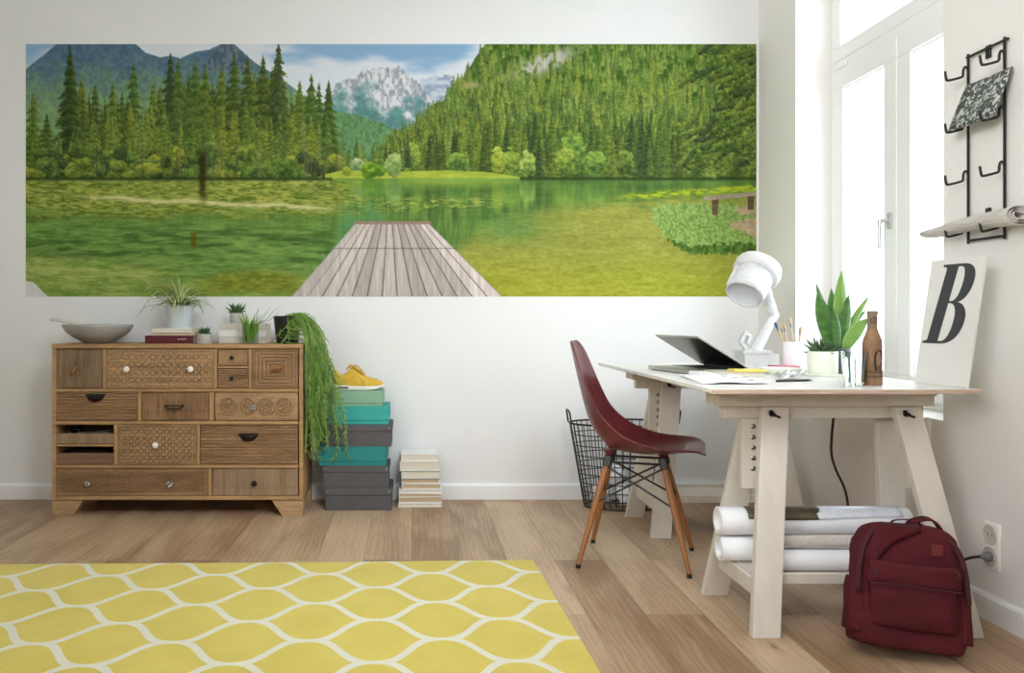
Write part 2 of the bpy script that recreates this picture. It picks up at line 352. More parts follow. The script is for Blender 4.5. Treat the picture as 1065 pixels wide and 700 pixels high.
def rect_frame(m,x0,x1,y0,y1,z0,z1,w):
    m.box(x0,x1,y0,y1,z0,z0+w); m.box(x0,x1,y0,y1,z1-w,z1); m.box(x0,x1,y0,y0+w,z0+w,z1-w); m.box(x0,x1,y1-w,y1,z0+w,z1-w)
def window(name,y0,y1,z0,z1,trz,handle=True):
    root=bpy.data.objects.new(name,None); C.objects.link(root); root.location=(XR+.2,(y0+y1)/2,z0); root['kind']='structure'
    x0=XR+.18
    def put(nm,mm,mt,parent=root,**k): return obj(nm,sub_world(mm,root),mt,parent,**k)
    m=M(); rect_frame(m,x0,x0+.07,y0,y1,z0,z1,.045); m.box(x0-.004,x0+.07,y0+.045,y1-.045,trz,trz+.055)
    put('window_frame',m,MT['win'],bevel=.003)
    ym=(y0+y1)/2
    for a,b in ((ym,y1-.03),(y0+.03,ym)):
        m=M(); rect_frame(m,x0-.012,x0+.05,a+.002,b-.002,z0+.03,trz+.004,.098)
        rect_frame(m,x0+.0,x0+.045,a+.09,b-.09,z0+.118,trz-.084,.018)
        sash=put('sash',m,MT['win'],bevel=.004)
        g=M().box(x0+.02,x0+.026,a+.105,b-.105,z0+.133,trz-.099); put('pane',g,MT['glass'],sash)
    m=M(); rect_frame(m,x0-.008,x0+.05,y0+.03,y1-.03,trz+.045,z1-.03,.07); rect_frame(m,x0,x0+.045,y0+.09,y1-.09,trz+.105,z1-.09,.016)
    sash=put('sash',m,MT['win'],bevel=.004)
    g=M().box(x0+.02,x0+.026,y0+.105,y1-.105,trz+.12,z1-.105); put('pane',g,MT['glass'],sash)
    if handle:
        yh=ym+.045; zh=1.425
        m=M().box(x0-.022,x0-.012,yh-.014,yh+.014,zh-.035,zh+.035)
        m.tube([(x0-.022,yh,zh),(x0-.06,yh,zh)],.009,10); 
        m.tube([(x0-.058,yh,zh+.008),(x0-.062,yh,zh-.03),(x0-.062,yh,zh-.125)],[.009,.009,.007],10)
        put('window_handle',m,MT['handle'],bevel=.002)
        m=M().box(x0-.02,x0-.008,y1-.17,y1-.05,trz+.0,trz+.03); put('hinge_cover',m,MT['win'],bevel=.004)
    return root
window('window_1',NY0,NY1,NZ0,NZ1,2.215)
m=M().box(XR-.0,XR+.19,NY0,NY1,NZ0-.0,NZ0+.018); struct('window_sill',m,MT['win'],bevel=.003) if False else None

# ================================================================ LIGHT
w=bpy.data.worlds.new('overcast'); bpy.context.scene.world=w; w.use_nodes=True
bg=w.node_tree.nodes['Background']; bg.inputs[0].default_value=(.82,.92,1.0,1); bg.inputs[1].default_value=WORLD
def portal(y0,y1,z0,z1):
    l=bpy.data.lights.new('window_portal','AREA'); l.shape='RECTANGLE'; l.size=z1-z0; l.size_y=y1-y0; l.cycles.is_portal=True
    o=bpy.data.objects.new('window_portal',l); C.objects.link(o); o.location=(XR+T+.01,(y0+y1)/2,(z0+z1)/2); o.rotation_euler=(0,PI/2,0)
portal(NY0,NY1,NZ0,NZ1)
def area(name,loc,tgt,sx,sy,e,col=(1,1,1)):
    l=bpy.data.lights.new(name,'AREA'); l.shape='RECTANGLE'; l.size=sx; l.size_y=sy; l.energy=e; l.color=col
    o=bpy.data.objects.new(name,l); C.objects.link(o); o.location=loc; o.rotation_euler=(Vector(tgt)-Vector(loc)).to_track_quat('-Z','Y').to_euler(); return o
wf_=area('added_wall_fill',(.6,1.2,2.25),(-.25,4.68,.05),.85,.85,WALL_FILL,(.9,.96,1)); wf_.data.spread=math.radians(84)  # added fill that evens out the back wall, not a lamp of the room
fl_=area('added_ceiling_bounce',(-1.0,.5,2.1),(-.8,.9,3.05),.8,.8,FILL,(.90,.96,1))  # added upward fill, bounced off the ceiling for softer overall light; no real fixture
fr_=area('added_front_fill',(-1.7,-1.2,2.2),(1.92,2.75,1.75),2.2,1.5,FRONT,(.96,.98,1)); fr_.data.spread=math.radians(62)  # added fill from front left that brightens the right wall, no real source

# ================================================================ CAMERA
cam=bpy.data.cameras.new('camera'); co=bpy.data.objects.new('camera',cam); C.objects.link(co)
co.location=(0,0,1); co.rotation_euler=(PI/2,0,0); cam.sensor_fit='HORIZONTAL'; cam.sensor_width=36; cam.lens=F/1065*36
cam.shift_x=(532.5-428)/1065; cam.shift_y=-(350-331)/1065; cam.clip_start=.05
sc=bpy.context.scene; sc.camera=co
sc.view_settings.view_transform='Standard'; sc.view_settings.look='None'; sc.view_settings.gamma=1; sc.view_settings.use_curve_mapping=False; sc.view_settings.exposure=EXPO
sc.cycles.use_denoising=True; sc.cycles.max_bounces=10; sc.cycles.diffuse_bounces=6; sc.cycles.transparent_max_bounces=12; sc.cycles.caustics_reflective=False; sc.cycles.caustics_refractive=False; sc.cycles.sample_clamp_indirect=6
# ================================================================ WALL MURAL (a printed lake landscape, flat on the wall)
def paint_mural():
    rng=np.random.default_rng(11); K=2.5; Wd,Hd=758,263; w,h=int(Wd*K),int(Hd*K)
    yy,xx=np.mgrid[0:h,0:w].astype(np.float32); U=xx/K; V=yy/K
    def vnoise(sx,sy,hh=h,ww=w):     # value noise with cell sizes in canvas pixels
        gy,gx=int(hh/sy)+3,int(ww/sx)+3; g=rng.random((gy,gx)).astype(np.float32)
        py=np.arange(hh)/sy; px=np.arange(ww)/sx; iy=py.astype(int); ix=px.astype(int); fy=py-iy; fx=px-ix
        fy=fy*fy*(3-2*fy); fx=fx*fx*(3-2*fx); fy=fy[:,None]; fx=fx[None,:]
        a=g[iy][:,ix];b=g[iy][:,ix+1];c=g[iy+1][:,ix];d=g[iy+1][:,ix+1]
        return (a*(1-fx)+b*fx)*(1-fy)+(c*(1-fx)+d*fx)*fy
    def fbm(sx,sy,o=4,hh=h,ww=w,p=.55):
        t=0;a=1;s=0
        for k in range(o):
            t=t+a*vnoise(max(sx/2**k,1.01),max(sy/2**k,1.01),hh,ww); s+=a; a*=p
        return t/s
    col=lambda *c: np.array(c,np.float32)
    def lerp(a,b,t): return a+(b-a)*t[...,None]
    sm=lambda a,b,x: np.clip((x-a)/(b-a),0,1)**2*(3-2*np.clip((x-a)/(b-a),0,1))
    img=np.zeros((h,w,3),np.float32)
    # sky
    n=fbm(260,70,5); cl=sm(.22,.50,n+ .16*sm(6,40,V)-.35*np.exp(-((U-420)/55)**2-((V-6)/12)**2)-.3*np.exp(-((U-322)/22)**2-((V-8)/8)**2))
    img[:]=lerp(np.broadcast_to(col(138,174,208),img.shape),np.broadcast_to(col(216,222,230),img.shape),cl)
    def ridge(pts): p=np.array(pts,np.float32); return np.interp(np.arange(w)/K,p[:,0],p[:,1])
    def fill(mask,c): img[mask]=c[mask] if c.ndim==3 else c
    # far pale peak and grey massif
    r=ridge([(400,60),(410,37),(426,33),(439,33),(451,37),(470,60)])+ (vnoise(7,7)[0]-.5)*4
    n1=fbm(16,10,5); n2=fbm(30,26,5)
    c=lerp(np.broadcast_to(col(150,165,190),img.shape),np.broadcast_to(col(196,204,216),img.shape),sm(.35,.65,n1)); fill(V>r[None],c)
    r=ridge([(300,75),(321,43),(330,36),(341,36),(350,26),(357,27),(364,24.5),(374,26),(385,22),(394,29),(407,40),(420,56),(432,70),(440,90)])+(vnoise(6,6)[0]-.5)*3
    st=fbm(7,14,6,p=.65); rock=lerp(np.broadcast_to(col(150,156,166),img.shape),np.broadcast_to(col(222,222,226),img.shape),sm(.33,.62,st))
    vg=sm(-12,16,V-(52+.22*np.abs(U-345)+ (n2-.5)*70)); rock=lerp(rock,np.broadcast_to(col(94,140,138),img.shape)*(.8+.4*n1[...,None]),vg)
    fill(V>r[None],rock)
    # blue left mountains
    r=ridge([(0,26),(18,12),(35,-2),(112,-2),(124,9),(140,14),(150,12),(160,15),(176,8),(190,6),(205,-1),(214,-2),(226,9),(237,19),(262,34),(300,62),(316,110),(330,150)])
    tx=fbm(7,9,4); base=lerp(np.broadcast_to(col(84,112,134),img.shape),np.broadcast_to(col(122,152,104),img.shape),sm(8,75,V+(n2-.5)*50)); c=base*(.80+.40*tx[...,None]); fill((V>r[None])&(U<335),c)
    c=lerp(np.broadcast_to(col(120,126,134),img.shape),np.broadcast_to(col(70,96,112),img.shape),sm(.3,.6,st)); fill((V>ridge([(176,30),(196,8),(205,-1),(214,-2),(222,6),(234,20)])[None])&(U>178)&(U<236)&(V<20+n1*14),c)
    # middle green hill in the gap
    r=ridge([(300,64),(325,70),(345,74),(370,82),(395,96),(420,100)]); c=np.broadcast_to(col(98,138,92),img.shape)*(.7+.6*fbm(6,7,4)[...,None]); fill((V>r[None])&(U>318)&(U<430),c)
    # right wooded hill ground tone
    hr=ridge([(330,150),(372,104),(395,92),(426,67),(440,50),(455,33),(466,14),(476,0),(500,-14),(760,-60)])
    c=np.broadcast_to(col(74,104,38),img.shape)*(.55+.9*fbm(8,12,5)[...,None]); fill((V>hr[None])&(V<142),c)
    rk=np.exp(-((U-537)/24)**2-((V-(22-.35*(U-530)))/8)**2)*1.4*sm(.35,.6,fbm(10,16,4)); rk2=np.exp(-((U-462)/8)**2-((V-43)/3)**2)
    def conifer(u,vb,ht,wd,ca,cb,trunk=None,jag=.5,soft=0):
        x0=int((u-wd)*K)-2; x1=int((u+wd)*K)+3; y0=int((vb-ht)*K); y1=int(vb*K)+1
        X0,X1,Y0,Y1=max(x0,0),min(x1,w),max(y0,0),min(y1,h)
        if X1-X0<2 or Y1-Y0<2: return
        ys,xs=np.mgrid[Y0:Y1,X0:X1].astype(np.float32); t=(ys/K-(vb-ht))/ht; dx=(xs/K-u)
        hh,ww=t.shape
        nt=rng.integers(9,15) if ht>30 else rng.integers(5,8); ph=rng.random()
        tier=np.mod(t*nt*(1.25-.25*t)+ph-np.abs(dx)/max(wd,.1)*.55,1)     # drooping tiers
        nz=vnoise(3.2,2.2,hh,ww); nz2=vnoise(9,7,hh,ww)
        prof=np.clip(t,0,1)**.82*np.clip((1.12-t)*6,0,1)**.5
        edge=wd*prof*(1-jag*.55+jag*.75*(tier-.4)+.45*(nz-.5)+.5*(nz2-.5))
        mk=np.abs(dx)<edge
        mk&= (nz>.16)|(np.abs(dx)<wd*.12)
        lit=.5+.22*(dx/(wd*prof+.5))*1.0+.55*(nz-.5)+.45*(nz2-.5)+.35*(.5-tier)
        c=ca+(cb-ca)*np.clip(lit,0,1)[...,None]
        sub=img[Y0:Y1,X0:X1]; sub[mk]=c[mk]
        if trunk is not None:
            tm=(np.abs(dx)<.45)&(t>trunk)&(nz2>.35); sub[tm]=col(120,104,76)*(.7+.5*nz[tm][:,None])
    def bush(u,v,rx,ry,ca,cb):
        X0,X1,Y0,Y1=max(int((u-rx*1.2)*K),0),min(int((u+rx*1.2)*K)+1,w),max(int((v-ry*1.2)*K),0),min(int((v+ry*1.2)*K)+1,h)
        if X1-X0<2 or Y1-Y0<2: return
        ys,xs=np.mgrid[Y0:Y1,X0:X1].astype(np.float32); dx=(xs/K-u)/rx; dy=(ys/K-v)/ry; nz=vnoise(4,3.4,*dx.shape); n2=vnoise(11,9,*dx.shape)
        mk=dx**2+dy**2<.55+.6*n2+.25*(nz-.5); lit=.5-.35*dy+.6*(nz-.5)+.6*(n2-.5); c=ca+(cb-ca)*np.clip(lit,0,1)[...,None]; sub=img[Y0:Y1,X0:X1]; sub[mk]=c[mk]
    G=[(col(40,56,28),col(116,136,58)),(col(56,78,30),col(144,162,68)),(col(64,88,38),col(160,176,88)),(col(46,70,34),col(124,152,64)),(col(34,50,32),col(92,114,58)),(col(72,90,32),col(164,172,66))]
    # right hill, back to front
    lst=[]
    for _ in range(1700):
        u=rng.uniform(372,760); top=np.interp(u,[330,372,395,426,440,455,466,476,500,760],[150,104,92,67,50,33,14,0,-14,-60]); v=rng.uniform(max(top+4,2),139); lst.append((v,u))
    for v,u in sorted(lst):
        d=np.clip(v/140,0,1); ht=9+d**1.6*34+rng.uniform(-3,6); 
        if u<440: ht*=.45+.55*(u-372)/70
        fd=.30*(1-d); k=rng.integers(0,6) if d>.45 else rng.choice([1,2,3,5,2,0]); ca,cb=G[k]
        haze=col(150,172,92); conifer(u,v,ht,ht*rng.uniform(.16,.25),ca+(haze-ca)*fd,cb+(haze-cb)*fd*.8,trunk=.75 if d>.85 and rng.random()<.5 else None)
    img[:]=lerp(img,np.broadcast_to(col(196,192,182),img.shape)*(.75+.4*st[...,None]),np.clip(rk*1.3,0,.95)); img[:]=lerp(img,np.broadcast_to(col(176,162,120),img.shape),np.clip(rk2,0,.7))
    for _ in range(120):
        u=rng.uniform(400,705); ht=rng.uniform(40,66)*(.55+.45*min((u-395)/90,1)); ca,cb=G[rng.choice([0,0,4,3,1])]; conifer(u,rng.uniform(134,139),ht,ht*rng.uniform(.13,.19),ca*.9,cb*.9,trunk=.72 if rng.random()<.4 else None)
    for u,v,rx,ry,k in ((568,112,14,24,3),(559,122,11,16,1),(503,124,11,17,1),(489,122,8,16,5),(447,126,12,13,3),(400,118,10,16,1),(520,124,9,14,2),(590,124,12,14,3),(620,122,10,14,0)):
        ca,cb=G[k]; bush(u,v,rx,ry,ca*1.05,cb*1.12)
    # gap trees and meadow strip
    for _ in range(46):
        u=rng.uniform(318,398); ca,cb=G[rng.choice([0,4,3,2])]; ht=rng.uniform(16,34); conifer(u,rng.uniform(126,134),ht,ht*.2,ca,cb)
    # left forest
    r_=[(8,52),(22,70),(46,5),(72,42),(90,44),(112,17),(132,42),(150,12),(158,16),(176,13),(186,22),(203,22),(216,5),(230,13),(246,11),(262,0),(284,36),(296,33),(304,38),(314,36)]
    for _ in range(130):
        u=rng.uniform(40,318); top=np.interp(u,[a for a,b in r_],[b for a,b in r_]); ht=(140-top)*rng.uniform(.55,.88); ca,cb=G[rng.choice([0,1,3,3,5])]; conifer(u,139,ht,ht*rng.uniform(.13,.20),ca*.8,cb*.85,jag=.8)
    for u,top in r_:
        ht=140-top+rng.uniform(-4,3); ca,cb=G[rng.choice([4,0,0,3]) if top<20 else rng.choice([0,1,3])]; conifer(u,139,ht,11+ht*.10,ca*.9,cb*.92,trunk=.6,jag=.7)
    conifer(46,139,139,21,col(24,40,22),col(82,106,48),trunk=.8,jag=.8); conifer(262,139,146,15,col(36,48,34),col(96,110,58),jag=.9); conifer(314,137,100,15,col(34,52,24),col(92,116,44),jag=.5)
    conifer(8,139,62,15,col(40,66,24),col(120,150,50)); 
    for _ in range(85):
        u=rng.uniform(10,318); ht=rng.uniform(28,74)*(.6 if u<60 else 1); ca,cb=G[rng.choice([1,2,3,5,1])]; conifer(u,rng.uniform(128,139),ht,ht*rng.uniform(.15,.24),ca*.92,cb*.98,trunk=.5 if rng.random()<.4 else None,jag=.8)
    for _ in range(70):
        u=rng.uniform(-5,322); ca,cb=G[rng.choice([1,3,5,0,4])]; bush(u,rng.uniform(112,137),rng.uniform(6,15),rng.uniform(5,11),ca*.9,cb)
    for _ in range(26):      # pale trunks low in the wood
        u=rng.uniform(70,330); x=int(u*K); y0=int(rng.uniform(100,122)*K); img[y0:int(138*K),x:x+2]=col(128,118,86)*rng.uniform(.6,1)
    # meadow
    mv=ridge([(300,137),(330,131),(360,132),(400,132),(440,131),(480,133),(512,138)]); c=lerp(np.broadcast_to(col(126,150,44),img.shape),np.broadcast_to(col(196,200,84),img.shape),fbm(20,4,4)); fill((V>mv[None])&(V<141)&(U>310)&(U<512),c)
    for u,v,rx,ry,ca,cb in ((343,124,8,6,col(90,120,70),col(190,205,150)),(357,131,11,9,col(48,84,20),col(140,176,52)),(367,132,7,7,col(50,90,20),col(130,170,60)),(381,126,10,14,col(90,120,60),col(178,196,120)),(333,132,6,5,col(90,120,30),col(170,180,70))): bush(u,v,rx,ry,ca,cb)
    # ---------------- water
    wm=V>=139.5
    refl=img[np.clip((139.5*K*2-yy).astype(int),0,h-1),np.clip(xx.astype(int),0,w-1)]
    blur=np.zeros_like(refl); 
    for k in range(-6,7): blur+=np.roll(refl,k*2,axis=0)
    blur/=13
    wat=lerp(np.broadcast_to(col(52,98,44),img.shape),np.broadcast_to(col(104,146,72),img.shape),fbm(90,10,5))*.45+blur*.6
    hz=fbm(16,3.0,5,p=.7); hz2=fbm(70,9,4); big=fbm(160,40,4)
    # left: floating weeds, then deep green, then lighter shallows
    wl=sm(350,300,U+ (big-.5)*120)
    weeds=lerp(np.broadcast_to(col(84,106,28),img.shape),np.broadcast_to(col(190,188,92),img.shape),sm(.3,.66,hz+.25*(hz2-.5)))
    tw=sm(138,144,V)*sm(192,168,V+(hz2-.5)*34+ (U-60)*.02)
    left=lerp(wat,weeds,np.clip(tw*(.75+.5*(big-.5)),0,1))
    strk=np.exp(-((V-(155+U*.045+(vnoise(60,400)[0][None]-.5)*5))/2.4)**2)*sm(30,90,U)*sm(335,290,U); left=lerp(left,np.broadcast_to(col(214,208,150),img.shape),np.clip(strk*(.35+1.1*hz),0,.9))
    deep=lerp(np.broadcast_to(col(72,108,46),img.shape),np.broadcast_to(col(134,166,84),img.shape),sm(.2,.8,.4*hz2+.6*fbm(22,4,5,p=.7))); 
    dk=sm(.5,.3,hz2)[...,None]; deep=deep*(1-.18*dk)
    td=sm(172,196,V+(hz2-.5)*26+(U-160)*-.03); left=lerp(left,deep,td)
    shal=lerp(np.broadcast_to(col(104,136,52),img.shape),np.broadcast_to(col(178,184,104),img.shape),sm(.3,.7,.5*hz+.5*fbm(60,9,4)))
    ts=sm(214,246,V+(big-.5)*50-30*sm(140,0,U)*0+ (120-U)*.10); left=lerp(left,shal,ts*.9)
    mound=np.exp(-(((U-236)/52)**4+((V-(250-4*np.cos((U-236)/30)))/11)**4)); mc=lerp(np.broadcast_to(col(78,96,28),img.shape),np.broadcast_to(col(170,170,66),img.shape),fbm(14,5,5)); left=lerp(left,mc,np.clip(mound*1.3,0,1))
    # middle and right: mirror, then olive shallows
    right=wat.copy()
    mweed=np.exp(-((V-(166+ (U-400)*-.02))/7)**2)*sm(330,360,U)*sm(520,470,U); right=lerp(right,np.broadcast_to(col(176,180,84),img.shape),np.clip(mweed*sm(.5,.68,hz)*1.2,0,.8))
    edge=ridge([(300,270),(440,215),(470,186),(500,172),(560,163),(640,158),(760,150)]); sh=lerp(np.broadcast_to(col(124,126,46),img.shape),np.broadcast_to(col(176,174,90),img.shape),sm(.2,.8,.25*hz2+.3*hz+.45*fbm(10,4,5,p=.75)))
    sh=sh+(col(10,12,-16)*sm(200,262,V)[...,None]); right=lerp(right,sh,sm(-6,16,V-edge[None]+(hz2-.5)*14)*.93)
    right=lerp(right,np.broadcast_to(col(176,190,40),img.shape),np.clip(sm(.35,.6,hz)*np.exp(-((V-(157-(U-640)*.066))/3.2)**2)*sm(600,650,U)*1.4,0,.9))
    right=lerp(right,np.broadcast_to(col(76,136,72),img.shape)*(.7+.5*hz[...,None]),np.exp(-((U-500)/40)**2-((V-190)/16)**2)*.55*sm(0,1,(V<230)*1.0))
    water=lerp(right,left,wl)
    fill(wm,water)
    sh_=np.exp(-((V-139.8)/1.5)**2)*((U<318)|(U>512)); img[:]=lerp(img,np.broadcast_to(col(34,42,18),img.shape),sh_*.75)
    # grassy bank with path and bench
    def poly(pts):
        P=np.array(pts,np.float32); ins=np.zeros((h,w),bool); j=len(P)-1
        for i in range(len(P)):
            a,b=P[i],P[j]; cnd=((a[1]>V)!=(b[1]>V)); xi=(b[0]-a[0])*(V-a[1])/((b[1]-a[1]) if abs(b[1]-a[1])>1e-6 else 1e-6)+a[0]; ins^=cnd&(U<xi); j=i
        return ins
    wob=(vnoise(5,5)-.5)*5
    U0,V0=U,V; U=U0+wob; V=V0+(vnoise(5,5)-.5)*5
    bank=poly([(648,170),(660,166),(690,165),(720,166),(760,166),(760,215),(722,216),(694,214),(672,206),(660,196),(650,184)])
    fill(bank,lerp(np.broadcast_to(col(88,122,50),img.shape),np.broadcast_to(col(164,186,108),img.shape),sm(.2,.8,fbm(4,5,4,p=.8))))
    path=poly([(728,186),(744,182),(760,180),(760,206),(748,196),(738,192)])|poly([(732,168),(760,170),(760,176),(738,176)]); fill(path,lerp(np.broadcast_to(col(140,120,84),img.shape),np.broadcast_to(col(202,184,150),img.shape),fbm(10,5,5)))
    rim=poly([(664,202),(690,210),(712,208),(740,206),(760,208),(760,217),(716,218),(690,218),(672,210)]); fill(rim,lerp(np.broadcast_to(col(34,60,20),img.shape),np.broadcast_to(col(120,156,60),img.shape),fbm(7,7,4)))
    U,V=U0,V0
    wd=lambda a,b: lerp(np.broadcast_to(col(*a),img.shape),np.broadcast_to(col(*b),img.shape),fbm(14,4,4))
    fill(poly([(711,160),(718,160),(717,178),(711,177)]),wd((70,52,40),(130,104,84))); fill(poly([(748,158),(755,158),(754,172),(748,172)]),wd((70,52,40),(120,96,78)))
    fill(poly([(702,158),(758,153.5),(758,157),(708,162),(703,161)]),wd((120,108,92),(190,178,160)))
    # spruce branches hanging in from the right
    for _ in range(240):
        u0=rng.uniform(690,770); v0=rng.uniform(-6,128); 
        if u0<690+ (25 if v0<25 else 0): continue
        if abs(v0-55)<22 and u0<728: continue
        L_=rng.uniform(10,30); ang=rng.uniform(.15,.9); ca,cb=G[rng.choice([0,4,3,1])]
        for q in range(int(L_)):
            uu=u0-q*math.cos(ang)*.8; vv=v0+q*math.sin(ang)*.9
            bush(uu,vv,rng.uniform(1.6,3.4),rng.uniform(1.6,3.2),ca*.85,cb*rng.uniform(.7,1.1))
    # boardwalk
    tL,tR,bL,bR,vt,vb=341,419,275,495,187,263
    tt=(V-vt)/(vb-vt); xl=tL+(bL-tL)*tt; xr=tR+(bR-tR)*tt; q=(U-xl)/(xr-xl); nb=14; pk=np.floor(q*nb); fr=q*nb-pk
    tone=rng.uniform(.88,1.08,nb+2).astype(np.float32)[np.clip(pk,0,nb).astype(int)]
    gr=fbm(5,60,4); bw=np.broadcast_to(col(196,186,180),img.shape)*(tone*(.84+.3*gr))[...,None]
    gap=(np.minimum(fr,1-fr)*(xr-xl)/nb<.42+.25*tt)&(pk>0)|False; bw=np.where(gap[...,None],col(104,88,80),bw); bw=np.where((np.abs(V-212-.0*U)<.45)[...,None],bw*.72,bw)
    fill((V>=vt)&(q>0)&(q<1),bw); fill((V>=vt-3)&(V<vt)&(U>tL-1)&(U<tR+1),np.broadcast_to(col(150,128,112),img.shape).copy())
    # old print blemishes: dark trunk, pale corner
    tr=np.exp(-((U-183)/3.6)**2)*sm(100,125,V)*sm(172,140,V); img[:]=lerp(img,np.broadcast_to(col(44,40,8),img.shape),np.clip(tr*1.1,0,.85)); ob=np.exp(-((U-174)/3.2)**4-((V-204)/8.5)**4); img[:]=lerp(img,np.broadcast_to(col(96,84,10),img.shape),np.clip(ob,0,.8))
    fill(poly([(-1,245),(8,247),(25,264),(-1,264)]),np.broadcast_to(col(214,214,214),img.shape).copy())
    img=np.clip(img,0,255)
    # reduce to the print's dot grid
    oh,ow=int(h/2),int(w/2); out=img[:oh*2,:ow*2].reshape(oh,2,ow,2,3).mean((1,3))
    return out
def build_mural():
    P=paint_mural(); oh,ow,_=P.shape
    P=P/255.0
    g=P.mean(2,keepdims=True); P=np.clip(P*MURAL_GAIN,0,1)
    Ln=np.where(P<=.04045,P/12.92,((P+.055)/1.055)**2.4)
    s=188.0; x0=(27-428)/s; x1=(786.5-428)/s; z1=1-(46-331)/s; z0=1-(308.5-331)/s; y=YB-.0025
    gx=np.linspace(x0,x1,ow); gz=np.linspace(z1,z0,oh)
    X,Z=np.meshgrid(gx,gz); n=ow*oh; co_=np.empty((n,3),np.float32); co_[:,0]=X.ravel(); co_[:,1]=y; co_[:,2]=Z.ravel()
    # back face: four more corners make the sheet a thin solid
    back=np.array([(x0,YB-.0005,z1),(x1,YB-.0005,z1),(x1,YB-.0005,z0),(x0,YB-.0005,z0)],np.float32)
    o=np.array((0,YB,1.6),np.float32); 
    i=np.arange(n).reshape(oh,ow); q=np.stack([i[:-1,:-1],i[1:,:-1],i[1:,1:],i[:-1,1:]],-1).reshape(-1,4)
    c=[i[0,0],i[0,-1],i[-1,-1],i[-1,0]]; ex=np.array([(c[0],c[1],n+1,n),(c[1],c[2],n+2,n+1),(c[2],c[3],n+3,n+2),(c[3],c[0],n,n+3),(n,n+1,n+2,n+3)])
    q=np.concatenate([q,ex]).astype(np.int32); nf=len(q)
    me=bpy.data.meshes.new('wall_mural'); me.vertices.add(n+4); me.vertices.foreach_set('co',(np.concatenate([co_,back])-o).astype(np.float32).ravel())
    me.loops.add(nf*4); me.loops.foreach_set('vertex_index',q.ravel()); me.polygons.add(nf); me.polygons.foreach_set('loop_start',np.arange(nf,dtype=np.int32)*4)
    me.update(calc_edges=True); me.validate()
    at=me.color_attributes.new('print','FLOAT_COLOR','POINT'); ca=np.ones((n+4,4),np.float32); ca[:n,:3]=Ln.reshape(-1,3); ca[n:,:3]=.8; at.data.foreach_set('color',ca.ravel())
    m=bpy.data.materials.new('mural_print'); m.use_nodes=True; nt=m.node_tree; b=nt.nodes['Principled BSDF']; a=nt.nodes.new('ShaderNodeVertexColor'); a.layer_name='print'
    nt.links.new(a.outputs[0],b.inputs['Base Color']); b.inputs['Roughness'].default_value=.8; b.inputs['Specular IOR Level'].default_value=.15
    me.materials.append(m); ob=bpy.data.objects.new('wall_mural',me); C.objects.link(ob); ob.location=tuple(float(v) for v in o)
    tag(ob,'wide wall mural of a green mountain lake with pine forest and a boardwalk','wall mural')
build_mural()
# ================================================================ CHEST OF DRAWERS
S=206.0; YFR=F/S
def cx(v): return ((v/2.5+40)-428)/S
def cz(v): return 1-((v/2.5+270)-331)/S
WOOD=[wood_mat('mango_wood_%s'%k,a,b,axis=ax,rough=.62) for k,(a,b,ax) in dict(
  frame=((150,114,78),(196,158,112),'X'),plain=((128,96,68),(182,146,108),'X'),grey=((120,96,74),(172,144,114),'Z'),pale=((150,118,84),(204,168,126),'X'),
  dark=((108,80,60),(146,114,86),'X'),stile=((150,116,78),(192,156,110),'Z'),mix=((104,74,54),(184,144,104),'Z')).items()]
Wf,Wp,Wg,Wpale,Wd_,Ws,Wmix=WOOD
DX0,DX1=cx(35),cx(688); DT=cz(220); DB=cz(625); YBK=4.645
dr=thing('chest_of_drawers','carved reclaimed wood chest of drawers standing against the wall under the mural','chest of drawers',((DX0+DX1)/2,(YFR+YBK)/2,0))
def put(nm,m,mt,par,root=None,**k):
    return obj(nm,sub_world(m,root or dr),mt,par,**k)
zr=[cz(232),cz(339),cz(424),cz(537),cz(619)]
m=M(); t=.02
m.box(DX0,DX0+t,YFR,YBK,DB,DT-.022); m.box(DX1-t,DX1,YFR,YBK,DB,DT-.022); m.box(DX0+t,DX1-t,YBK-.012,YBK,DB,DT-.022); m.box(DX0+t,DX1-t,YFR,YBK-.012,DB,DB+.018)
put('carcass',m,Wf,dr,bevel=.002)
m=M().box(DX0-.002,DX1+.002,YFR-.003,YBK,DT-.0218,DT); put('top_board',m,Wf,dr,bevel=.003)
def rail(a,b,c,d,mt=Wf,nm='rail',y=YFR): put(nm,M().box(cx(a),cx(b),y,y+.03,cz(d),cz(c)),mt,dr,bevel=.0015)
rail(43,676,336,344); rail(43,676,420,429); rail(43,676,534,542)
rail(167,176,233,335,Ws,'stile'); rail(456,464,233,335,Ws,'stile'); rail(546,554,233,335,Ws,'stile'); rail(466,545,277.5,282.5)
rail(258,267,345,419,Ws,'stile'); rail(444,456,345,419,Ws,'stile')
rail(196,206,430,533,Ws,'stile'); rail(411,419.5,430,533,Ws,'stile'); rail(441,449.5,543,616,Ws,'stile')
rail(45,195,481,486)
# inner shelf boards behind the rails, so that the drawers sit in compartments
for zc in (339.5,424.5,538): put('inner_shelf',M().box(DX0+.02,DX1-.02,YFR+.03,YBK-.012,cz(zc)-.006,cz(zc)+.006),Wd_,dr)
put('divider',M().box(cx(201)-.008,cx(201)+.008,YFR+.03,YBK-.012,cz(538)+.006,cz(424.5)-.006),Wd_,dr)
put('inner_shelf',M().box(DX0+.02,cx(201)-.008,YFR+.03,YBK-.012,cz(483.5)-.005,cz(483.5)+.005),Wd_,dr)
# slanted block feet
def foot(p,y0):
    m=M().prism([(cx(a),cz(b)) for a,b in p],(0,y0,0),(1,0,0),(0,0,1),(0,.05,0)); put('foot',m,Wpale,dr,bevel=.002)
zb=270+ (331+206-270)*2.5-270  # floor line in crop units
fl=(537-270)*2.5
for y0 in (YFR+.002,YBK-.055):
    foot([(35,fl),(90,fl),(114,627),(35,627)],y0); foot([(634,fl),(688,fl),(688,627),(606,627)],y0)
m=M().box(DX0+.02,DX1-.02,YBK-.02,YBK-.005,.0,DB); 
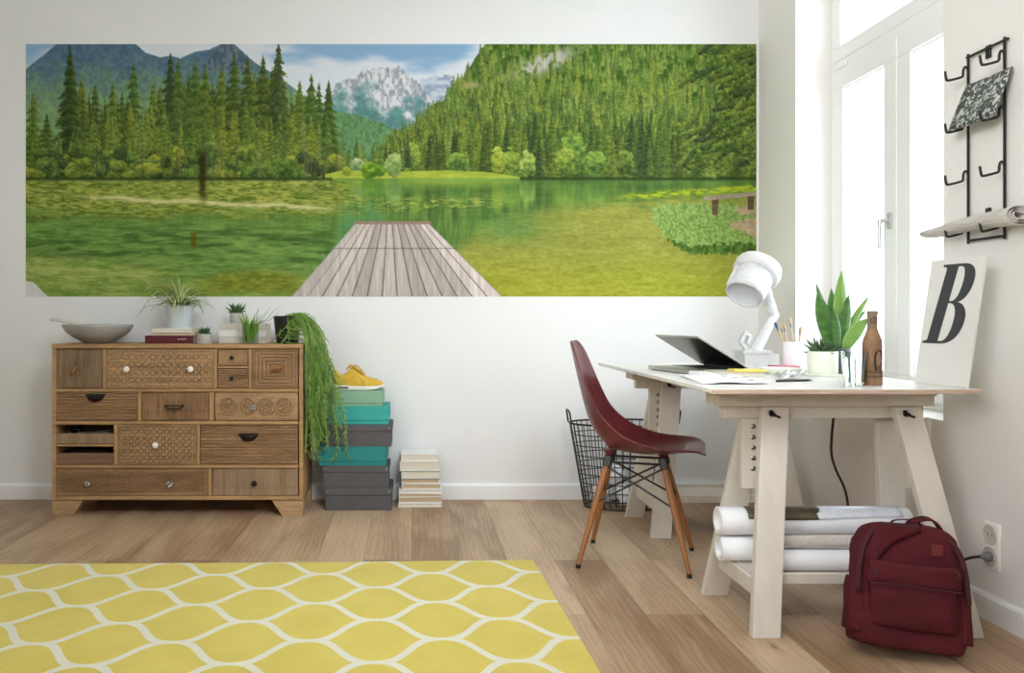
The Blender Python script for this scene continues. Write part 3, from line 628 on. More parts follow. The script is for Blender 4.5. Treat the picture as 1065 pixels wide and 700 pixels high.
# carved drawer fronts: height maps cut as real relief
def front(a,b,c,d,fn,mt,step=.0026,nm='drawer',label=None,depth=.30):
    x0,x1,z0,z1=cx(a)+.0015,cx(b)-.0015,cz(d)+.0015,cz(c)-.0015
    nx=max(4,int((x1-x0)/step)); nz=max(4,int((z1-z0)/step))
    X,Z=np.meshgrid(np.linspace(0,x1-x0,nx),np.linspace(0,z1-z0,nz)); Hh=fn(X,Z,x1-x0,z1-z0)
    e=np.minimum(np.minimum(X,x1-x0-X),np.minimum(Z,z1-z0-Z)); Hh=Hh-np.clip(.002-e,0,.002)
    yb=YFR+.010
    m=M(); rows=[[(x0+X[i,j],yb-Hh[i,j],z0+Z[i,j]) for j in range(nx)] for i in range(nz)]; m.grid(rows)
    y2=yb+.018; o=len(m.v); m.v+=[(x0,y2,z0),(x1,y2,z0),(x1,y2,z1),(x0,y2,z1)]
    def strip(idx,p,q):
        for u,v in zip(idx[:-1],idx[1:]): pass
        m.f.append(tuple(idx)+(q,p)); m.mi.append(0)
    strip([j for j in range(nx-1,-1,-1)],o,o+1) if False else None
    for idx,p,q in (([j for j in range(nx)],o,o+1),([ (nz-1)*nx+j for j in range(nx)],o+3,o+2),([i*nx for i in range(nz)],o,o+3),([i*nx+nx-1 for i in range(nz)],o+1,o+2)):
        m.f.append((p,)+tuple(idx)+(q,)); m.mi.append(0)
    m.f.append((o,o+3,o+2,o+1)); m.mi.append(0)
    ob=put(nm,m,mt,dr,ang=30)
    if label: ob['label']=label
    return ob
rg=np.random.default_rng(3)
def circ_lattice(p):
    def f(X,Z,w,h):
        nx=max(1,round(w/p)); nz=max(1,round(h/p)); u=(np.mod(X/w*nx,1)-.5); v=(np.mod(Z/h*nz,1)-.5)
        r=np.hypot(u,v); a=np.arctan2(v,u); uu=np.abs(u)-.5; vv=np.abs(v)-.5; rc=np.hypot(uu,vv)
        H=np.full(X.shape,.0085)
        H=np.where(r>.545,0,H)                                        # star-shaped pits between the circles
        H=np.where((r>.17)&(r<.40)&(np.abs(np.cos(2*a))<.80),.0012,H)  # four petals cut in each circle
        H=np.where(rc<.07,.007,H)
        e_=np.minimum(np.minimum(X,w-X),np.minimum(Z,h-Z)); return np.where(e_<.005,.0085,H)
    return f
def vgroove(p): return lambda X,Z,w,h: .0065*(np.abs(np.mod(X/p+.06*np.sin(Z*60),1)-.5)*2>.30)*(.75+.25*np.sin(X*91.7)**2)
def hgroove(p): return lambda X,Z,w,h: .0075*(np.abs(np.mod(Z/p+.10*np.sin(X*9)+.06*np.sin(X*31)+.25*np.sin(Z*23),1)-.5)*2>.40)*(.75+.25*np.sin(Z*191)**2)
def squares(p):
    def f(X,Z,w,h):
        d=np.minimum(np.minimum(X,w-X)/w*h,np.minimum(Z,h-Z)); return .0075*(np.abs(np.mod(d/p,1)-.5)*2>.36)
    return f
def medals(X,Z,w,h):
    H=np.zeros(X.shape); band=(Z<.13*h)|(Z>.87*h); H[band]=.002*(np.mod(X[band]/.009,1)>.4)
    inn=(Z>.17*h)&(Z<.83*h); H[inn]=.0015; 
    for k in range(4):
        c=(.165+.223*k)*w; dx=X-c; dz=Z-h/2; r=np.hypot(dx,dz); R=.30*h; a=np.arctan2(dz,dx)
        ring=(np.abs(r-R)<.0035)|(np.abs(r-.62*R)<.0025); H=np.where(inn&(r<R+.006),0,H); H=np.where(ring,.0085,H)
        H=np.where((r<.57*R)&(np.cos(8*a)>0.05),.0080,H); H=np.where((r>.68*R)&(r<R-.004)&(np.cos(22*a)>0),.0075,H)
    return H
def diam(X,Z,w,h):
    H=.0016*np.ones(X.shape); e=np.minimum(np.minimum(X,w-X),np.minimum(Z,h-Z)); p=.014
    u=np.mod((X+Z)/p,1);v=np.mod((X-Z)/p,1); H=np.where((u<.34)|(v<.34),.0070,.0006); H=np.where(e<.016,.002*(np.mod((X+Z*0)/.008,1)>.35),H); return np.where((e<.02)&(e>.016),0,H)
def blocks(rows):
    def f(X,Z,w,h):
        H=np.zeros(X.shape)
        for (z0,z1,n,ph) in rows:
            q=np.mod(X/w*n+ph,1); s_=(Z>=z0*h)&(Z<z1*h); k=np.floor(X/w*n+ph); H=np.where(s_,.0012+.0008*np.sin(k*12.9),H); H=np.where(s_&((np.minimum(q,1-q)*w/n<.0022)|(np.abs(Z-z0*h)<.002)),0,H)
        return H
    return f
d_peg=front(42,166,233,335,vgroove(.0105),Wg)
d_lat=front(177,455,233,335,circ_lattice(.0365),Wpale,.0019,label='drawer front carved with a lattice of overlapping circles and two white knobs')
d_s1=front(465,545,233,277,blocks([(0,1,1,0)]),Wp); d_s2=front(465,545,283,335,hgroove(.012),Wp)
d_sq=front(555,675,233,335,squares(.017),Wp,label='drawer front carved with nested squares')
d_cup=front(43,257,345,419,hgroove(.0125),Wp); d_bail=front(268,443,345,419,blocks([(0,.3,2,.3),(.3,1,2.5,.2)]),Wmix)
d_med=front(457,675,345,419,medals,Wpale,.0026,label='drawer front carved with four round medallions and a glass knob')
d_lat2=front(207,410,430,533,circ_lattice(.0330),Wpale,.0019); d_cup2=front(420,675,430,533,hgroove(.0115),Wp)
d_dia=front(44,440,543,616,diam,Wp,.0026,label='long bottom drawer front carved with small diamonds and two glass knobs'); d_blk=front(450,675,543,616,blocks([(0,.28,1.6,.2),(.28,1,5,.0)]),Wg)
# two open trays with low fronts
for (c,d,c2) in ((453,480,.062),(504,533,.05)):
    m=M(); x0,x1=cx(45),cx(195); z0,z1=cz(d)+.001,cz(c)
    m.box(x0,x1,YFR+.004,YFR+.02,z0,z1); m.box(x0,x1,YFR+.02,YFR+.30,z0+.002,z0+.008); m.box(x0,x0+.008,YFR+.02,YFR+.3,z0+.008,z1); m.box(x1-.008,x1,YFR+.02,YFR+.3,z0+.008,z1)
    o=put('open_drawer',m,Wd_ if c>500 else Wg,dr,bevel=.0015); o['label']='shallow open drawer with a low front'
# knobs and pulls
def knob(par,a,b,mt,r=.011,prof=None,lab=None,nm='knob'):
    y=YFR+.004; x,z=cx(a),cz(b)
    prof=prof or [(.005,0),(.0045,.010),(r*.75,.013),(r,.019),(r*.92,.025),(r*.55,.029),(.0001,.030)]
    m=M().lathe(prof,(x,y,z),20,axis=(0,-1,0)); o=put(nm,m,mt,par,ang=60)
    if lab: o['label']=lab
for a in (231,397): knob(d_lat,a,285,MT['ceramic'],.0165)
knob(d_lat2,306,482,MT['ceramic'],.0165)
for d_,z in ((d_s1,255),(d_s2,308)): knob(d_,504,z,MT['darkmetal'],.011)
knob(d_blk,562,581,MT['darkmetal'],.014)
GK=mat('cut_glass',(250,250,250),.02,trans=1.0,spec=.6)
gp=[(.006,0),(.005,.008),(.011,.011),(.0155,.019),(.012,.026),(.0001,.028)]
for d_,a,z in ((d_med,561,383),(d_dia,131,582),(d_dia,344,582)): knob(d_,a,z,GK,prof=gp)
for d_,a,z in ((d_med,561,383),(d_dia,131,582),(d_dia,344,582)): knob(d_,a,z,MT['steel'],prof=[(.0075,0),(.0075,.003),(.0001,.0032)],nm='knob_rose')
def cup(par,a,b,w):
    x,z=cx(a),cz(b); y=YFR+.004; rows=[]; rx=w/2
    for i in range(9):
        al=i/8*PI/2; r=[]
        for j in range(17):
            be=PI*j/16; r.append((x-rx*math.cos(be)*math.cos(al*.0)*(1 if i<8 else 1)*math.cos(al*.35),y-.028*math.sin(al)*math.sin(be)**.7 if 0<j<16 else y,z-(rx*.78)*math.sin(be)*math.cos(al)**.8))
        rows.append(r)
    m=M().grid(rows); 
    m.tube([(x-rx-.004,y-.003,z),(x+rx+.004,y-.003,z)],.004,8)
    put('cup_pull',m,MT['darkmetal'],par,solid=.0025)
cup(d_cup,148,352,.088); cup(d_cup2,546,455,.088)
m=M(); x,z=cx(354),cz(383); y=YFR+.004
m.tube([(x-.043,y,z+.008),(x-.046,y-.016,z+.006),(x-.034,y-.02,z-.006),(x,y-.022,z-.010),(x+.034,y-.02,z-.006),(x+.046,y-.016,z+.006),(x+.043,y,z+.008)],.0038,8)
m.tube([(x-.046,y-.016,z+.007),(x+.046,y-.016,z+.007)],.003,8); put('bail_pull',m,MT['darkmetal'],d_bail)
m=M(); x,z=cx(98),cz(285); m.tube([(x+.004,y+.01,z+.004),(x+.002,y-.012,z+.004)],.006,10); m.tube([(x-.012,y-.030,z-.016),(x+.008,y-.016,z+.014)],[.0095,.0095],12); o=put('peg_handle',m,MT['legwood'],d_peg)
m=M(); x,z=cx(618),cz(282); m.tube([(x-.012,y+.01,z),(x-.012,y-.03,z)],.006,10); m.tube([(x-.018,y-.034,z-.003),(x+.040,y-.040,z+.007)],[.009,.0095],12); put('peg_handle',m,MT['legwood'],d_sq)
# ---- things in the open drawers
m=M(); rr=random.Random(4); z0=cz(480)+.012
for k in range(10):
    c=(cx(70+rr.uniform(0,90)),YFR+.085+rr.uniform(-.02,.03)); a,b=rr.uniform(.022,.05),rr.uniform(.02,.035); ph=rr.uniform(0,6); tz=rr.uniform(.3,.8)
    m.tube([(min(max(c[0]+a*math.cos(t_+ph),cx(45)+.016),cx(195)-.016),max(c[1]+b*math.sin(t_),YFR+.03),z0+.006+.0035*k*.9+tz*.016*(1+math.sin(t_*1))) for t_ in [2*PI*i/22 for i in range(22)]],.0028,6,closed=True)
tag(obj('cable_coil',m,MT['wire'],origin=(cx(120),YFR+.09,z0)),'tangled grey cable lying in the upper open drawer','cable')
m=M(); z0=cz(533)+.0105
m.box(cx(62),cx(186),YFR+.03,YFR+.21,z0,z0+.004); m.cur=1; m.hexa([(cx(64),YFR+.028,z0+.005),(cx(180),YFR+.030,z0+.005),(cx(182),YFR+.2,z0+.005),(cx(62),YFR+.2,z0+.005)],[(cx(64),YFR+.028,z0+.036),(cx(180),YFR+.030,z0+.028),(cx(182),YFR+.2,z0+.034),(cx(62),YFR+.2,z0+.040)])
tag(obj('folder',m,[MT['coverd'],MT['wire']],origin=(cx(120),YFR+.12,z0),bevel=.002),'grey folder of papers lying in the lower open drawer','folder')

# ================================================================ ON THE CHEST
DTZ=DT
def X_(px,s): return (px-428)/s
# bowl and spoon
s=198.; c=(X_(102,s),F/s,DTZ); k=thing('serving_bowl','grey stoneware bowl at the left end of the chest of drawers','bowl',c)
m=M().lathe([(.0001,.004),(.06,.004),(.062,0),(.068,0),(.082,.010),(.12,.030),(.158,.058),(.176,.088),(.178,.098),(.174,.099),(.168,.088),(.15,.060),(.115,.034),(.07,.016),(.0001,.013)],(0,0,0),48)
obj('bowl_body',m,MT['bowl'],k,ang=180)
sp=[(-.205,-.10,.128),(-.16,-.095,.126),(-.10,-.082,.112),(-.04,-.06,.086),(.01,-.03,.055),(.05,-.01,.036)]
m=M(); m.blade(sp,[.016,.022,.020,.014,.016,.026],fold=-.45); 
so=obj('serving_spoon',m,MT['spoon'],None,solid=.008,ang=180); so.location=c; tag(so,'pale serving spoon resting over the rim of the grey bowl','spoon')
# books
def book(label,x0,x1,y0,y1,z,h,cov,pg,spine='front',rz=0,group=None,name='book',cat='book',ct=.0022):
    cxm,cym=(x0+x1)/2,(y0+y1)/2; w,d=(x1-x0)/2,(y1-y0)/2
    b=thing(name,label,cat,(cxm,cym,z),rz,group)
    m=M(); m.box(-w,w,-d,d,0,ct); m.box(-w,w,-d,d,h-ct,h)
    ins=.003; px0,px1,py0,py1=-w+ins,w-ins,-d+ins,d-ins
    if spine=='front': m.box(-w,w,-d,-d+ct,ct,h-ct); py0=-d+ct
    elif spine=='left': m.box(-w,-w+ct,-d,d,ct,h-ct); px0=-w+ct
    elif spine=='back': m.box(-w,w,d-ct,d,ct,h-ct); py1=d-ct
    obj('cover',m,MT[cov],b,bevel=.0006); obj('page_block',M().box(px0,px1,py0,py1,ct,h-ct),MT[pg],b); return b
s=200.; y=F/s
b=book('maroon cloth book at the bottom under the pale books and bucket pot',X_(152,s),X_(202,s),y-.02,y+.16,DTZ,.0415,'coverr','pagesw')
m=M()
for i,wd in enumerate((.006,.004,.007,.005,.006)): m.box(.045+i*.009,.045+i*.009+wd,-.0905,-.0900,.020,.0245)
o=obj('spine_lettering',m,MT['covers'],b)
book('pale book lying on the maroon cloth book',X_(158,s),X_(204,s),y-.01,y+.15,DTZ+.0415,.018,'covers','pages','back')
book('upper pale book directly under the zinc bucket pot',X_(157,s),X_(200,s),y-.008,y+.14,DTZ+.0595,.018,'coverw','pagesw','back',.03)
s=197.; y=F/s
for i,(a,b,l) in enumerate(((229,277,'lowest pale book in the stack behind the glass of grass'),(229,278,'middle pale book in the stack behind the glass of grass'),(229.5,278,'top pale book in the stack, carrying a small succulent'))):
    book(l,X_(a,s),X_(b,s),y-.03,y+.13,DTZ+i*.0345,.0343,'covers' if i!=1 else 'coverw','pagesw','front')
    
# ---- plants
def arch(base,az,el,L,droop,n=9):
    p=Vector(base); pts=[p.copy()]; e=el; st=L/(n-1)
    for i in range(n-1):
        p=p+Vector((math.cos(az)*math.cos(e),math.sin(az)*math.cos(e),math.sin(e)))*st; pts.append(p.copy()); e-=droop/(n-1)*(.4+1.2*i/(n-1))
    return pts
def pot(par,prof,mt,nm='pot',n=40): return obj(nm,M().lathe(prof,(0,0,0),n),mt,par,ang=50)
def soil(par,r,z): return obj('soil',M().lathe([(.0001,z+.004),(r*.6,z+.003),(r,z)],(0,0,0),24,cap=False),MT['soil'],par)
# spider plant
s=199.; pz=DTZ+.0776
sp=thing('potted_spider_plant','spider plant with long striped arching leaves in a pale zinc bucket on books','potted plant',(X_(185,s),F/s+.035,pz))
pot(sp,[(.0001,0),(.058,0),(.059,.004),(.073,.112),(.077,.114),(.077,.119),(.071,.119),(.068,.1),(.0001,.098)],MT['galv']); soil(sp,.068,.1)
m=M(); rr=random.Random(5)
for i in range(96):
    az=rr.uniform(0,2*PI); L=rr.uniform(.13,.29); el=rr.uniform(.35,1.35); dr_=rr.uniform(1.2,2.9)
    if i<7: el=rr.uniform(1.3,1.5); L=rr.uniform(.16,.21); dr_=rr.uniform(.2,.6)
    L*=.72 if math.cos(az)>.45 else 1
    pts=arch((.03*math.cos(az)*rr.random(),.03*math.sin(az)*rr.random(),.104),az,el,L,dr_,10)
    pts=[(p.x,min(p.y,.175),max(p.z,-.055)) for p in pts]; w0=rr.uniform(.0045,.0078)
    ws=[w0*.7,w0,w0,w0,w0*.97,w0*.9,w0*.8,w0*.6,w0*.4,w0*.08]; m.blade(pts,ws,fold=.3,edge_mat=1 if i%3 else 0)
obj('foliage',m,[MT['leaf'],MT['leafc']],sp,ang=180)
def rosette(m,c,n,L,r,seed,elr=(.2,1.45),tw=0):
    rr=random.Random(seed)
    for i in range(n):
        az=i*2.39996+rr.uniform(-.2,.2); t=i/n; el=elr[1]+(elr[0]-elr[1])*t+rr.uniform(-.1,.1); l=L*(.75+.35*math.sin(t*PI))*rr.uniform(.85,1.1)
        pts=arch(c,az,el,l,-.35*(1-t)+.15,6); m.tube(pts,[r*.8,r,r*.92,r*.72,r*.42,r*.06],7)
def small_succ(label,loc,R,h,L,r,n,seed):
    k=thing('potted_succulent',label,'potted plant',loc)
    pot(k,[(.0001,0),(R*.95,0),(R,.003),(R,h-.002),(R-.004,h),(R-.006,h-.006),(.0001,h-.008)],MT['concrete']); soil(k,R-.006,h-.008)
    m=M(); rosette(m,(0,0,h-.006),n,L,r,seed); obj('foliage',m,MT['succ'],k,ang=180); return k
s=202.; small_succ('small spiky succulent in a speckled pot standing beside the maroon book',(X_(213,s),F/s,DTZ),.0385,.050,.048,.0065,24,1)
s=197.; small_succ('small spiky succulent in a speckled pot on top of the book stack',(X_(244.5,s),F/s+.04,DTZ+.1035),.035,.055,.068,.0075,24,2)
# glass of grass
s=203.; k=thing('glass_vase','clear glass of light green grassy leaves standing before the book stack','vase',(X_(260.5,s),F/s-.0,DTZ))
GL=mat('vase_glass',(248,255,250),.02,trans=1,ior=1.3)
obj('glass',M().lathe([(.0001,0),(.038,0),(.041,.004),(.043,.104),(.0405,.104),(.0385,.007),(.0001,.007)],(0,0,0),36,cap=False),thin_glass('thin_vase_glass',(236,244,236)),k,ang=60)
m=M(); rr=random.Random(9)
for i in range(46):
    az=rr.uniform(0,2*PI); r0=rr.uniform(0,.026); L=rr.uniform(.10,.19); el=rr.uniform(1.15,1.5); 
    pts=arch((r0*math.cos(az),r0*math.sin(az),.012),az,el,L,rr.uniform(.1,1.5),9); w0=rr.uniform(.003,.0055)
    pts=[((p.x*.034/max(.034,math.hypot(p.x,p.y)),p.y*.034/max(.034,math.hypot(p.x,p.y)),p.z) if p.z<.106 else p) for p in pts]
    m.blade(pts,[w0*.8,w0,w0,w0,w0,w0*.9,w0*.7,w0*.4,w0*.05],fold=.25)
for az,el,L in ((.1,.95,.23),(-.2,.8,.20),(.35,1.1,.2)):
    pts=arch((.01,0,.03),az,el,L,.25,9); pts=[((min(p.x,.034),p.y,p.z) if p.z<.106 else p) for p in pts]; m.blade(pts,[.006,.007,.008,.008,.008,.007,.006,.004,.0005],fold=.3)
obj('foliage',m,MT['glassleaf'],k,ang=180)
# trailing plant
s=200.; k=thing('potted_trailing_plant','trailing plant with thin green strands cascading from a black pot over the chest side','potted plant',(X_(299,s),F/s,DTZ))
pot(k,[(.0001,0),(.055,0),(.057,.003),(.072,.136),(.074,.142),(.071,.143),(.067,.13),(.0001,.126)],MT['blackpot']); soil(k,.066,.128)
m=M(); rr=random.Random(12)
xe=DX1-k.location.x+.012        # just past the chest side
for i in range(105):
    a=rr.uniform(-1.5,1.5) if i%6 else rr.uniform(-2.4,2.4); r0=rr.uniform(.02,.064); p=Vector((r0*math.cos(a),r0*math.sin(a)*.9,.128)); short=i%8==0
    tx=xe+min(abs(rr.gauss(.02,.04)),.085); ty=rr.uniform(-.14,-.025); top=rr.uniform(.015,.055); ln=rr.uniform(.20,.60) if rr.random()<.8 else rr.uniform(.05,.2)
    if i%9==1: tx=xe+rr.uniform(.06,.10); ln=rr.uniform(.04,.3)
    P=[p,p+Vector((.015,ty*.1,top)),Vector((tx*.7+p.x*.3,ty*.6,.128+top*.9)),Vector((tx,ty,rr.uniform(-.02,.05)))]
    if short: P=[p,p+Vector((rr.uniform(-.05,.03),rr.uniform(-.05,.03),top)),p+Vector((rr.uniform(-.06,.06),rr.uniform(-.1,.0),top*.3)),Vector((rr.uniform(-.085,.06),-.082-rr.uniform(0,.04),.10-.11*rr.random()))]
    path=[]
    for j in range(9):
        t=j/8; b=[(1-t)**3,3*t*(1-t)**2,3*t*t*(1-t),t**3]; path.append(sum((P[q]*b[q] for q in range(4)),Vector()))
    q=path[-1].copy(); n=int((ln if not short else 0)/.028); lean=rr.uniform(.0,.09); vx=0
    for j in range(n):
        vx=.7*vx+rr.gauss(0,.004); q=q+Vector((vx+lean/22,rr.gauss(0,.004),-.028)); q.x=max(q.x,xe+.002); q.y=min(q.y,-.03); path.append(q.copy())
    path=[Vector((v.x,min(v.y,.18),v.z)) for v in path]
    m.tube(path,.0017,4,cap=False)
    for j in range(4 if not short else 2,len(path)):
        for _ in range(5 if j>8 else 1):
            az=rr.uniform(0,2*PI); sp=rr.uniform(.006,.024); d=Vector((math.cos(az)*sp,math.sin(az)*sp*.7,-rr.uniform(.012,.034))); e=path[j]+d; mid=path[j]+Vector((d.x*.75,d.y*.75,d.z*.35))
            if e.z<.12: e.x=max(e.x,xe+.001); mid.x=max(mid.x,xe+.001) if mid.z<.0 else mid.x
            if e.x>xe-.02: e.y=min(e.y,-.024)
            if e.x<xe and e.z<.01: continue
            m.tube([path[j],mid,e],[.0017,.0017,.0012],3,cap=False)
obj('foliage',m,MT['rhip'],k,ang=180)
# ================================================================ STACKED BOXES, SHOE, BOOK PILE
def zz(py,s): return 1-(py-331)/s
def storage_box(label,x0,x1,ztop,zbot,lidfrac,mt,lidmt,depth=.25,y0=4.40,lid_at='top',rivets=False,ov=.004):
    k=thing('storage_box',label,'box',((x0+x1)/2,y0+depth/2,zbot)); w=(x1-x0)/2; d=depth/2; h=ztop-zbot; lh=h*lidfrac
    if lid_at=='top':
        obj('box_body',M().box(-w+ov,w-ov,-d+ov,d-ov,0,h-.004),mt,k,bevel=.002)
        obj('lid',M().box(-w,w,-d,d,h-lh,h-.0002),lidmt,k,bevel=.003)
    else:        # deep lid that leaves a narrow strip of the body showing at the bottom
        obj('box_body',M().box(-w+ov,w-ov,-d+ov,d-ov,0,lh+.01),mt,k,bevel=.002)
        obj('lid',M().box(-w,w,-d,d,lh,h-.0002),lidmt,k,bevel=.003)
    if rivets:
        for sx in (-1,1):
            m=M().lathe([(.0055,0),(.0055,.0015),(.003,.003),(.0001,.0033)],(sx*(w-.016),-d-.0002,h-lh*.5),12,axis=(0,-1,0)); obj('corner_rivet',m,MT['steel'],k)
    return k
s=200.
bx=lambda a: X_(a,s)
CG,CT,CT2,CM=MT['cardgrey'],MT['cardteal'],MT['cardteal2'],MT['cardmint']
z0=0.0; zs=[0,zz(507.5,s),zz(484.7,s),zz(464.5,s),zz(441.7,s),zz(422.6,s),zz(406.8,s)]
storage_box('grey cardboard box at the bottom of the stack beside the chest of drawers',bx(337.5),bx(408),zs[1],zs[0],.33,CG,CG,.26,4.395,rivets=True)
storage_box('grey cardboard box, second from the bottom of the box stack',bx(335),bx(405),zs[2],zs[1],.30,CG,CG,.25,4.40,rivets=True)
storage_box('deep teal box between two grey boxes in the stack',bx(331),bx(402.5),zs[3],zs[2],.22,CT2,CT2,.24,4.40,lid_at='bottom')
storage_box('grey cardboard box between the two teal boxes in the stack',bx(338),bx(408),zs[4],zs[3],.32,CG,CG,.25,4.397,rivets=True)
storage_box('bright teal box directly under the sage green box',bx(340),bx(405),zs[5],zs[4],.22,CT,CT,.24,4.40,lid_at='bottom')
storage_box('sage green box on top of the stack under the yellow shoe',bx(341),bx(398.5),zs[6],zs[5],.20,CM,CM,.22,4.40,lid_at='bottom')
# shoe: heel at left, toe right
ks=thing('sneaker','yellow suede sneaker with white sole on the sage green box','shoe',(bx(371),4.49,zs[6]),0)
L_=.272; xs=[-.5,-.47,-.42,-.35,-.27,-.19,-.12,-.05,.03,.11,.2,.29,.37,.43,.475,.5]
def ip(x,tab): return float(np.interp(x,[a for a,b in tab],[b for a,b in tab]))
top=[(-.5,.090),(-.47,.116),(-.43,.117),(-.38,.098),(-.32,.088),(-.26,.090),(-.2,.108),(-.14,.124),(-.08,.120),(-.0,.104),(.08,.088),(.16,.074),(.26,.066),(.36,.060),(.44,.050),(.48,.040),(.5,.026)]
hw=[(-.5,.012),(-.47,.026),(-.42,.033),(-.3,.036),(-.15,.038),(0,.043),(.15,.049),(.3,.048),(.4,.041),(.46,.028),(.5,.008)]
gap=[(-.5,.0),(-.46,.35),(-.42,.8),(-.3,1.0),(-.2,.95),(-.14,.7),(-.1,.0),(.5,0)]
bot=[(-.5,.030),(-.3,.026),(0,.022),(.3,.022),(.42,.026),(.5,.030)]
rows=[]; xf=np.linspace(-.5,.5,41)
for x in xf:
    h=ip(x,top)*.97; w_=ip(x,hw); g=ip(x,gap)*.62; b=ip(x,bot)-.006; r=[]
    a0=-.12*PI; a1=PI/2-g*.9
    for j in range(9):
        a=a0+(a1-a0)*j/8; r.append((x*L_,-w_*max(0,math.cos(a))**.75,b+(h-b)*max(0,(math.sin(a)+.37)/1.37)))
    for j in range(8,-1,-1):
        if j==8 and g<1e-3: continue
        q=r[j]; r.append((q[0],-q[1],q[2]))
    if g<1e-3: r.insert(9,r[8])
    rows.append(r)
obj('upper',M().grid(rows),MT['yel'],ks,solid=.004,sub=1,ang=180)
rows=[]
for x in xf:
    w_=ip(x,hw)+.004; zt=ip(x,bot); zb=ip(x,[(-.5,.008),(-.44,0),(.2,0),(.38,.006),(.5,.022)]); xx=x*L_*1.02
    rows.append([(xx,-w_,zb+.003),(xx,-w_-.001,(zb+zt)/2),(xx,-w_+.001,zt),(xx,0,zt),(xx,w_-.001,zt),(xx,w_+.001,(zb+zt)/2),(xx,w_,zb+.003),(xx,w_*.8,zb),(xx,0,zb),(xx,-w_*.8,zb)])
m=M().grid(rows,closed_u=True); m.f.append(tuple(range(9,-1,-1)));m.mi.append(0); o_=40*10; m.f.append(tuple(o_+j for j in range(10)));m.mi.append(0)
so=obj('sole',m,MT['sole'],ks,ang=50)
m=M().box(-.098,-.046,-.0445,-.038,.009,.018); obj('air_window',m,MT['soleair'],so,bevel=.003)
m=M(); m.grid([[(x*L_,yy_*ip(x,hw)*.62,ip(x,[(-.22,.112),(-.14,.134),(-.05,.122),(.08,.094),(.16,.08)])-.004*abs(yy_)) for yy_ in (-1,-.5,0,.5,1)] for x in np.linspace(-.22,.14,9)]); obj('tongue',m,MT['yel'],ks,solid=.005,ang=180)
m=M()
for i,x in enumerate((-.13,-.085,-.04,.005,.05)):
    z=ip(x,top)+.006; w_=.026; m.tube([(x*L_-.006,-w_,z-.014),(x*L_,-.012,z),(x*L_+.004,.012,z),(x*L_+.01,w_,z-.014)],.0022,6)
zt=.135
for sgn in (-1,1):
    m.tube([(-.035,0,zt-.012),(-.02,sgn*.02,zt-.005),(.004,sgn*.032,zt-.014),(.02,sgn*.036,zt-.034),(.032,sgn*.034,zt-.052)],.002,6)
    m.tube([(-.035,0,zt-.012),(-.046,sgn*.014,zt-.006),(-.052,sgn*.022,zt-.012),(-.042,sgn*.012,zt-.017),(-.035,0,zt-.012)],.002,6)
obj('laces',m,MT['lace'],ks)
m=M().grid([[(x*L_,yy_*ip(x,hw)*.7,.062) for yy_ in (-1,0,1)] for x in np.linspace(-.44,-.12,7)]); obj('lining',m,MT['dark'],ks)
# pile of books on the floor
s=196.5; zl=[527.5,523.0,517.2,513.2,508.8,503.2,498.6,490.2,480.0,472.2]
xl=[(414.2,459.5),(415.0,459.8),(415.2,459.6),(414.6,459.6),(418.0,458.6),(417.8,457.2),(417.0,457.4),(415.8,457.2),(417.0,455.4)]
labs=['thin white book at the very bottom of the floor book pile','cream-paged book, second from the bottom of the floor pile','white book, third from the bottom of the floor pile','thick white book, fourth from the bottom of the floor pile','white book with a small dark spine, middle of the floor pile','thin dark-spined book just above the middle of the floor pile','book with a blue-grey cover, third from the top of the floor pile','thick cream book, second from the top of the floor pile','white book on top of the floor book pile']
for i in range(9):
    cov=['coverw','coverw','coverw','coverw','coverw','coverw','coverb','cream','coverw'][i]; pg=['pagesw','pages','pages','pagesw','pages','pages','pagesw','pagesw','pagesw'][i]
    jit=[0,.003,-.002,.004,.001,-.003,.002,0,.004][i]; sh=4.478+[0,.004,.001,.003,.006,.01,.004,.004,.008][i]
    b=book(labs[i],X_(xl[i][0],s),X_(xl[i][1],s),sh,sh+.155,zz(zl[i],s),zz(zl[i+1],s)-zz(zl[i],s)-.0003,cov,pg,'left',jit*3,ct=.0045 if i in (0,3,7,8) else .003)
    if i in (4,5): 
        w=(X_(xl[i][1],s)-X_(xl[i][0],s))/2; hh=zz(zl[i+1],s)-zz(zl[i],s); o=obj('spine_label',M().box(-w-.0008,-w+.0002,-.0776,.05,.002,hh-.003),MT['coverd' if i==5 else 'coverb'],b); o['label']='dark spine'

# ================================================================ WIRE BASKET
s=196.; bc=Vector((X_(648,s),4.492,0)); H=.445
def ring(t,n=56): # t 0..1 bottom to top
    rx=.205+(.283-.205)*t; ry=.125+(.160-.125)*t
    return [(rx*math.cos(2*PI*i/n),ry*math.sin(2*PI*i/n),.006+t*(H-.006)) for i in range(n)]
k=thing('wire_basket','black wire waste basket with crumpled paper standing behind the maroon chair','basket',bc)
m=M(); m.tube(ring(1),.0052,8,closed=True); obj('rim',m,MT['black'],k)
m=M()
for t in (.0,.09,.19,.29,.40,.51,.62,.74,.87): m.tube(ring(t),.0026 if t else .004,6,closed=True)
for i in range(40):
    a=2*PI*i/40; m.tube([(.205*math.cos(a),.125*math.sin(a),.006),(.283*math.cos(a),.160*math.sin(a),H)],.0024,6)
for i in range(-5,6):
    x=i*.036; y=.125*math.sqrt(max(0,1-(x/.205)**2)); m.tube([(x,-y,.006),(x,y,.006)],.0022,5)
obj('wire_mesh',m,MT['black'],k)
for sx in (-1,1):
    m=M(); x=.283*sx; m.tube([(x*.995,-.045,H),(x*1.03,-.043,H+.06),(x*1.04,-.03,H+.068),(x*1.04,.03,H+.068),(x*1.03,.043,H+.06),(x*.995,.045,H)],.0048,8); obj('handle',m,MT['black'],k)
